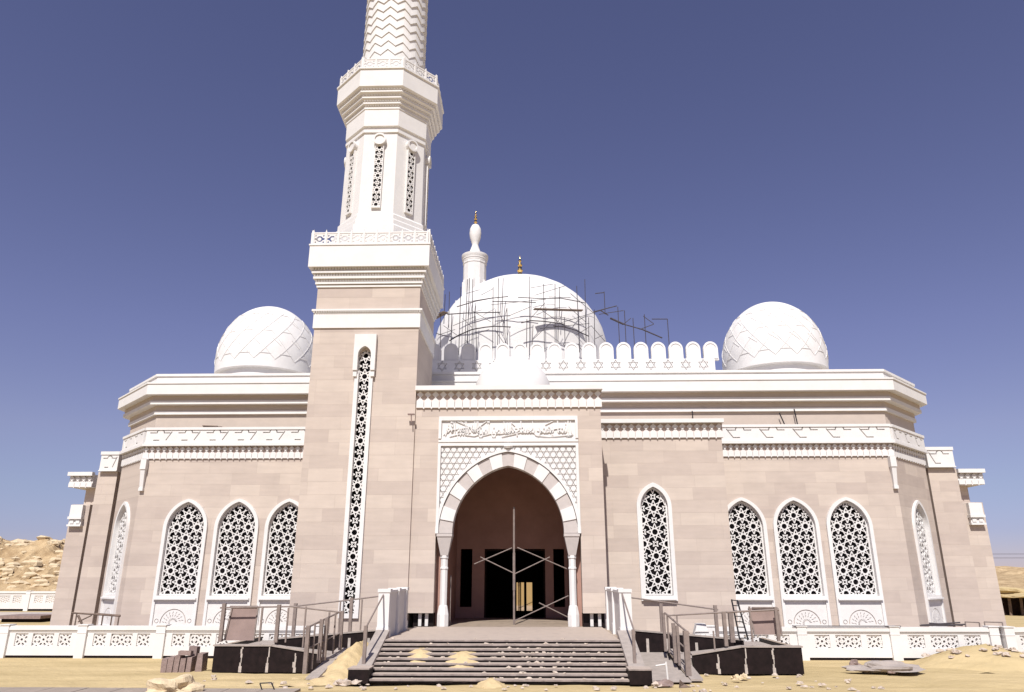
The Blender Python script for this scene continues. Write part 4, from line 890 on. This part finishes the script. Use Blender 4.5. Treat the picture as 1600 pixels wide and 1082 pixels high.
# ------------------------------------------------------------------ blocks, heaps, rocks and litter
def blob(c, sx, sy, sz, seed, m, name='rock', rough=.25, n=10, flat=.15):
    rr = random.Random(seed); b = MB(); P = []; n = n+6 if n > 7 else n
    ph = [(rr.uniform(-1, 1), rr.uniform(-1, 1), rr.uniform(-1, 1), rr.uniform(0, 6)) for _ in range(7)]
    vs = []; rows = n
    for j in range(rows+1):
        t = math.pi*j/rows
        for i in range(2*n):
            a = math.pi*i/n; d = Vector((math.sin(t)*math.cos(a), math.sin(t)*math.sin(a), math.cos(t))); k = 1
            for q in ph: k += rough*.35*math.sin(3.2*(d.x*q[0]+d.y*q[1]+d.z*q[2])*2+q[3])
            if n > 7: k += .10*rough*4*NZ_.fractal(d*2.3+Vector((seed, 0, 0)), 1.0, 2.0, 4)*.5
            vs.append((c[0]+d.x*sx*k, c[1]+d.y*sy*k, c[2]+max(-flat, d.z*k)*sz))
    w = 2*n
    b.add(vs, [(j*w+i, j*w+(i+1) % w, (j+1)*w+(i+1) % w, (j+1)*w+i) for j in range(rows) for i in range(w)])
    return b.build(name, m, org=c)
def heap(outline_h, x0, x1, y0, y1, m, name, step=.1):
    b = MB(); nx = int((x1-x0)/step)+1; ny = int((y1-y0)/step)+1
    for j in range(ny):
        for i in range(nx):
            x = x0+i*step; y = y0+j*step; b.v.append((x, y, outline_h(x, y)))
    b.f = [(j*nx+i, j*nx+i+1, (j+1)*nx+i+1, (j+1)*nx+i) for j in range(ny-1) for i in range(nx-1)]
    return b.build(name, m, org=((x0+x1)/2, (y0+y1)/2, 0), smooth=True)
hh = lambda x, y: max(-.08, (.95*max(0, 1-abs(x+5.45)/1.15-.12*max(0, 26.6-y))*min(1, max(0, (y-24.5)/3.2))) + .035*hsh(x*4, y*4) - .05)
tag(heap(hh, -7.0, -4.78, 24.2, 29.3, M['sandheap'], 'sand_heap'), 'heap of yellow sand spilled over the lower flight of the ramp beside the steps', 'sand heap')
slope = lambda y: max(0.0, y-24.38)*RS/TR
for (u, v), r, h, lab in (((655, 1050), .5, .17, 'small cone of yellow sand on the lower steps beside the granite pedestal end'), ((722, 1052), .62, .19, 'small cone of yellow sand on the lower steps nearer the middle'), ((765, 1068), .5, .2, 'low heap of pale yellow sand on the ground at the bottom step')):
    c = atZ(u, v, .12); cx, cy = c.x, max(c.y, 24.6) if v < 1060 else 24.25
    tag(heap(lambda x, y, cx=cx, cy=cy, r=r, h=h: slope(y) + h*1.25*max(0, 1-math.hypot((x-cx), (y-cy)*.8)/r)**1.1 + .022*hsh(x*9, y*8)-.05 - (.2 if math.hypot(x-cx, (y-cy)*.8) > r*.97 else 0), cx-r-.1, cx+r+.1, cy-r*1.2, cy+r*1.2, M['sandheap'], 'sand_heap', .06), lab, 'sand heap', 'sand cones at the steps')
mm = lambda x, y: max(-.08, .78*max(0, 1-math.hypot((x-18.4)/2.9, (y-30.2)/2.1))**.8 + .05*hsh(x*2.2, y*2.4) - .06)
tag(heap(mm, 14.8, 22.2, 27.6, 31.3, M['ground'], 'sand_mound'), 'mound of pale sand and stones banked against the balustrade corner pier', 'sand mound')
rr = random.Random(11)
for i in range(26):
    x = 18.3+rr.gauss(0, 1.1); y = 29.6+rr.gauss(0, .5); z = mm(x, y)
    if z < .0: continue
    s_ = rr.uniform(.05, .13); tag(blob((x, y, z+s_*.3), s_*1.3, s_, s_*.8, i+50, M['rubble'], 'stone', .4, 5), 'small pale stone lying on the sand mound by the balustrade', 'stone', 'stones on the sand mound')
# slab of broken paving by the balustrade
b0 = atZ(1382, 1046, .12); tag(blob((b0.x, b0.y, .12), 1.2, .5, .24, 3, M['concrete'], 'concrete_slab', .3, 8), 'flat broken concrete slab lying at the foot of the pierced balustrade beside the sand mound', 'slab')
for k, (u, v, s_) in enumerate(((1336, 1041, .22), (1352, 1050, .16), (1392, 1052, .13))):
    c = atZ(u, v, .05); tag(blob((c.x, c.y, .06), s_, s_*.8, s_*.8, k+20, M['block'], 'rock', .4, 6), ['dark brown rock, the largest by the broken concrete slab', 'middling brown rock between the slab and the ramp', 'smallest brown rock in front of the broken concrete slab'][k], 'rock', 'brown rocks by the slab')
# stacked blocks
bc = atZ(250, 1050, 0); x = bc.x; 
labs = ['mauve block standing at the end of the row nearest the hill', 'mauve block, second in the row of upright blocks', 'mauve block, third in the row of upright blocks', 'mauve block in the middle of the row of upright blocks', 'mauve block, tall in the row beside the leaning one', 'mauve block leaning at the end of the row nearest the ramp', 'mauve block lying on top of the row', 'mauve block standing behind the row, topmost of the pile']
for k in range(8):
    w = .19; h = .42+.05*(k % 3)
    if k < 5: m = MB().box(x+k*.215, x+k*.215+w, bc.y+.02*k, bc.y+.42, -.05, h); loc = (x+k*.215, bc.y, 0)
    elif k == 5: m = MB().box(x+5*.215+.12, x+5*.215+.34, bc.y+.1, bc.y+.5, -.05, .58); loc = (x+1.3, bc.y, 0)
    elif k == 6: m = MB().box(x+.5, x+.95, bc.y+.08, bc.y+.36, .525, .66); loc = (x+.6, bc.y, .55)
    else: m = MB().box(x+.72, x+1.0, bc.y+.44, bc.y+.7, -.05, .78); loc = (x+.8, bc.y+.5, 0)
    for i_, q in enumerate(m.v): m.v[i_] = (q[0]+random.uniform(-.02, .02), q[1]+random.uniform(-.02, .02), q[2]+random.uniform(-.02, .02)*(q[2] > .1))
    tag(m.build('concrete_block', M['block'], org=loc), labs[k], 'block', 'mauve blocks piled by the balustrade')
# near rocks and litter
c = atZ(270, 1078, .1); tag(blob((c.x, c.y, .03), .80, .55, .36, 4, M['rock'], 'boulder', .45, 10), 'cream coloured boulder at the edge of the pavement', 'boulder')
for k, (u, v, s_) in enumerate(((1150, 1062, .16), (1162, 1059, .12))):
    c = atZ(u, v, .05); tag(blob((c.x, c.y, .07), s_, s_*.8, s_*.85, k+31, M['rock'], 'rock', .35, 7), ['rounded tan rock before the black ramp wall, bigger of a pair', 'rounded tan rock before the black ramp wall, smaller of a pair'][k], 'rock', 'pair of tan rocks')
rr = random.Random(21)
for i in range(150):                                       # chips of mortar and stone on the treads
    st_ = rr.choice((0, 1, 2, 3, 3, 4, 4, 5, 5, 6, 7, 8)); x = rr.uniform(-4.1, 3.9) if i % 3 else rr.gauss(.9, .8); x = max(-4.1, min(3.9, x)); y = 24.45+st_*TR+rr.uniform(.06, .3); z = (st_+1)*RS; s_ = rr.uniform(.018, .05)*(1.6 if i % 9 == 0 else 1)
    tag(blob((x, y, z+s_*.2), s_*1.4, s_, s_*.8, 100+i, M['rubble'], 'stone_chip', .4, 4), 'pale chip of stone lying on the entrance steps', 'stone chip', 'stone chips on the steps')
for i in range(70):
    x = rr.uniform(-10, 12); y = 23.2+abs(rr.gauss(0, 1.2)) if abs(x) < 4.6 else rr.uniform(23, 26.8)
    if abs(x) < 4.9 and y > 24.2: y = rr.uniform(23.2, 24.25)
    if 4.6 < abs(x) < 6.6 and y > 24.4: y = rr.uniform(23, 24.4)
    s_ = rr.uniform(.03, .085); tag(blob((x, y, s_*.2-.02), s_*1.3, s_, s_*.8, 300+i, M['rubble'], 'stone', .4, 4), 'small pale stone scattered on the sand in front of the mosque', 'stone', 'stones on the sand')
for k, (x, y, s_) in enumerate(((-4.9, 24.1, .2), (-4.55, 24.2, .13), (4.95, 24.1, .22), (4.7, 24.0, .12))):
    tag(blob((x, y, .02), s_*1.2, s_, s_*.7, 77+k, M['block'] if k == 2 else M['rubble'], 'rock', .45, 6), ['lump of pale rubble at the granite pedestal on the minaret side', 'smaller lump of pale rubble beside the bottom step on the minaret side', 'brown lump of rubble beside the bottom step by the bare ramp', 'small pale rubble lump before the granite pedestal by the bare ramp'][k], 'rubble')
c = atZ(418, 1081, 0); h_ = MB(); P = [atZ(432, 1090, -.02), atZ(424, 1067, .38), atZ(406, 1067, .38), atZ(412, 1090, -.02)]
Yh = 22.7; P = [atY(434, 1092, Yh), atY(424, 1067, Yh), atY(406, 1068, Yh), atY(413, 1092, Yh)]
P[0].z = P[3].z = -.15
tag(h_.path(P, .018, 6).build('metal_hoop', M['black'], org=P[3]), 'thin black metal hoop sticking up from the sand in the foreground', 'hoop')
c = atZ(1044, 1068, 0); q = MB()
q.tube((c.x, c.y, -.02), (c.x-.03, c.y, .62), .03, 6).tube((c.x-.03, c.y, .55), (c.x-.36, c.y, .50), .025, 6).tube((c.x-.03, c.y, .1), (c.x+.06, c.y-.1, -.0), .02, 6)
tag(q.build('pipe_piece', M['white'], org=c), 'white plastic pipe piece standing on the foot of the bare ramp', 'pipe')
c = atZ(1070, 1074, 0); q = MB(); q.add([(c.x-.18, c.y, -.02), (c.x+.22, c.y+.1, -.02), (c.x+.1, c.y+.2, -.02), (c.x-.12, c.y+.1, .2), (c.x+.02, c.y+.12, .07)], [(0,1,4,3),(1,2,4),(2,0,3,4),(0,2,1)])
tag(q.build('timber_shard', M['plank'], org=c), 'dark splintered timber shard on the sand before the bare ramp', 'timber')
c = atZ(495, 1062, 0); tag(MB().bar((c.x-.3, c.y, .03), (c.x+.7, c.y+.3, .1), .09, .05).build('timber_plank', M['plank'], org=c), 'short timber plank lying at the foot of the yellow sand heap', 'timber')
# white tapered box on the ramp
a = atY(1098, 998, 30.2); z0 = a.z+.02; minaret.location.y += .27; minaret.scale = (1.006,)*3
q = MB().add([(a.x-.36, 30.2, z0-.18), (a.x+.38, 30.2, z0-.18), (a.x+.38, 30.7, z0-.18), (a.x-.36, 30.7, z0-.18), (a.x-.18, 30.25, z0+.52), (a.x+.16, 30.25, z0+.52), (a.x+.16, 30.6, z0+.52), (a.x-.18, 30.6, z0+.52)], [(0,3,2,1),(4,5,6,7),(0,1,5,4),(1,2,6,5),(2,3,7,6),(3,0,4,7)])
wb = thing('crate', (a.x, 30.4, z0-.1), 'white tapered crate standing on the upper flight of the bare ramp', 'crate')
q.build('body', M['white'], wb); MB().bar((a.x-.3, 30.19, z0+.24), (a.x+.27, 30.205, z0+.24), .03, .05).bar((a.x-.1, 30.18, z0+.14), (a.x+.02, 30.19, z0+.04), .02, .03).bar((a.x+.02, 30.18, z0+.04), (a.x+.12, 30.19, z0+.14), .02, .03).build('trim', M['white2'], wb)
# black ladder rack
la_ = thing('ladder', atY(1160, 998, 28.6), 'black metal ladder leaning on the ramp landing near the brown board', 'ladder')
A0, A1 = atY(1156, 1000, 28.6), atY(1143, 937, 28.9); B0, B1 = atY(1169, 1000, 28.6), atY(1152, 938, 28.9)
MB().tube(A0, A1, .03, 6).build('stile', M['black'], la_); MB().tube(B0, B1, .03, 6).build('stile', M['black'], la_)
for i in range(8): f = .04+i*.135; MB().tube(A0.lerp(A1, f), B0.lerp(B1, f), .02, 6).build('rung', M['black'], la_)
# trolley frame on the terrace
tr_ = thing('trolley', atY(150, 976, 34), 'rusty metal trolley frame on the terrace in front of the narrow corner window', 'trolley')
Y = 34.0; P_ = lambda u, v, Y=34.0: atY(u, v, Y)
MB().tube(P_(113, 958), P_(188, 963), .04, 6).tube(P_(150, 959, 34.6), P_(188, 962, 34.6), .035, 6).build('top_rail', M['plank'], tr_)
for u, v in ((120, 959), (147, 960), (161, 961), (175, 962), (186, 963)): a = P_(u, v); MB().tube(a, (a.x, Y, .1), .03, 6).build('leg', M['plank'], tr_)
MB().tube(P_(122, 972), P_(143, 962), .03, 6).tube(P_(122, 962), P_(128, 975), .05, 6).build('brace', M['plank'], tr_)
# bar bundles on the balustrade top
for k, (u0, v0, u1, v1) in enumerate(((1440, 977, 1500, 973), (1446, 980, 1508, 976), (1452, 974, 1504, 978), (1438, 982, 1490, 981))):
    a = atY(u0, v0, 32.2); b_ = atY(u1, v1, 32.2); a.z = max(a.z, 1.25); b_.z = max(b_.z, 1.25)
    tag(MB().tube(a, b_, .03, 6).build('steel_bar', M['steel'], org=a), 'dark steel bar in the loose bundle lying behind the balustrade top near the corner pier', 'steel bar', 'bundle of steel bars')
for k, (u0, u1) in enumerate(((1508, 1530), (1538, 1566))):
    q = MB(); Y = 32.6; P = [atY(u0, 983, Y), atY(u0, 972, Y), atY(u1, 973, Y), atY(u1, 984, Y)]; P[0].z = P[3].z = .1; q.path(P, .025, 6)
    tag(q.build('rebar_hoop', M['rail'], org=P[0]), ['small bent steel frame standing on the terrace right after the bar bundle', 'small bent steel frame standing on the terrace beyond the corner pier'][k], 'steel frame', 'bent steel frames')
a = atY(1237, 977, 31.4); b_ = atY(1407, 981, 31.4); z_ = 1.27
tag(MB().tube((a.x, 31.35, z_), (b_.x, 31.35, z_), .022, 6).build('steel_rod', M['steel'], org=(a.x, 31.35, z_)), 'long thin steel rod lying along the balustrade top in front of the wing windows', 'steel rod')
# plank and hoses on the cornice ledge
a = atY(315, 664, 39.9); b_ = atY(344, 664, 39.9); tag(MB().bar((a.x, 40.2, 11.34), (b_.x, 40.2, 11.34), .2, .07).bar((a.x, 40.05, 11.40), (b_.x-.2, 40.05, 11.37), .08, .05).build('plank', M['plank'], org=(a.x, 40.2, 11.3)), 'short brown plank lying on the parapet of the wing beside the minaret', 'plank')
def hang(u0, v0, u1, v1, lab):
    a = atY(u0, v0, 40.8); b_ = atY(u1, v1, 40.75); tag(MB().tube((a.x, 40.72, a.z), (b_.x, 40.66, b_.z-.1), .035, 6).build('drain_pipe', M['black'], org=(b_.x, 40.7, b_.z)), lab, 'pipe', 'pipes under the cornice')
hang(1217, 646, 1225, 662, 'thin pipe slanting from the cornice to the wing parapet'); hang(1240, 640, 1245, 662, 'thicker bent pipe dropping from the cornice to the wing parapet'); hang(1081, 643, 1082, 655, 'short pipe under the cornice above the single window bay')
# small spout at the porch frieze end
a = atY(646, 651, 33.9); q = MB().box(a.x-.22, a.x+.1, 33.5, 33.64, a.z, a.z+.06).tube((a.x-.05, 33.55, a.z), (a.x-.03, 33.55, a.z-.35), .03, 6)
tag(q.build('rain_spout', M['board'], org=a), 'small rusty rain spout between the minaret and the porch frieze', 'spout')
# sheds and rubbish at the far sides
sh_ = thing('shed', (-44, 60, 0), 'low dark flat roofed shed under the distant balustrade at the hill', 'shed')
a = atY(2, 970, 55); b_ = atY(62, 970, 55)
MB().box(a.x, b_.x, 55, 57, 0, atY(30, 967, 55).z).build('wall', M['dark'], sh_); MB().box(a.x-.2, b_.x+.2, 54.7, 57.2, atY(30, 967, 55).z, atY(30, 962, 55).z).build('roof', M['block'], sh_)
MB().box(a.x-3, b_.x+3.5, 57.4, 58, -.1, atY(30, 958, 57).z).build('rear_wall', M['grey'], sh_)
sh_ = thing('shed', (52, 66, 0), 'rough dark shelter with a sagging sand covered roof at the edge of the desert', 'shed')
a = atY(1572, 940, 66); b_ = atY(1625, 940, 66); z0, z1 = atY(1590, 952, 66).z, atY(1590, 935, 66).z
MB().box(a.x, b_.x, 66.6, 69, -.1, z1).build('wall', M['dark'], sh_)  # near-black block stands in for the shaded hollow under the roof
for u in (1578, 1596, 1612): q = atY(u, 940, 66); MB().tube((q.x, 66.2, -.1), (q.x+.1, 66.2, z1), .12, 6).build('post', M['plank'], sh_)
rn = blob(((a.x+b_.x)/2, 67.4, z1+.25), (b_.x-a.x)/2+.5, 2.2, .45, 9, M['ground'], 'roof', .35, 9, .5); rn.parent = sh_; rn.location = rn.location - sh_.location
pw_ = thing('power_line', (78, 140, 0), 'overhead power line on a far pole crossing the sky beyond the corner of the building', 'power line')
a = atY(1566, 868, 140); b_ = atY(1700, 872, 140); MB().tube((b_.x, 140, -.5), (b_.x, 140, b_.z+.5), .15, 8).build('pole', M['plank'], pw_)
for dz in (0, .7): MB().tube((a.x-60, 140, a.z+dz-.5), (b_.x, 140, b_.z+dz), .035, 5).build('wire', M['steel'], pw_)
MB().bar((b_.x-1, 140, b_.z), (b_.x+1, 140, b_.z), .12, .12).build('crossarm', M['plank'], pw_)
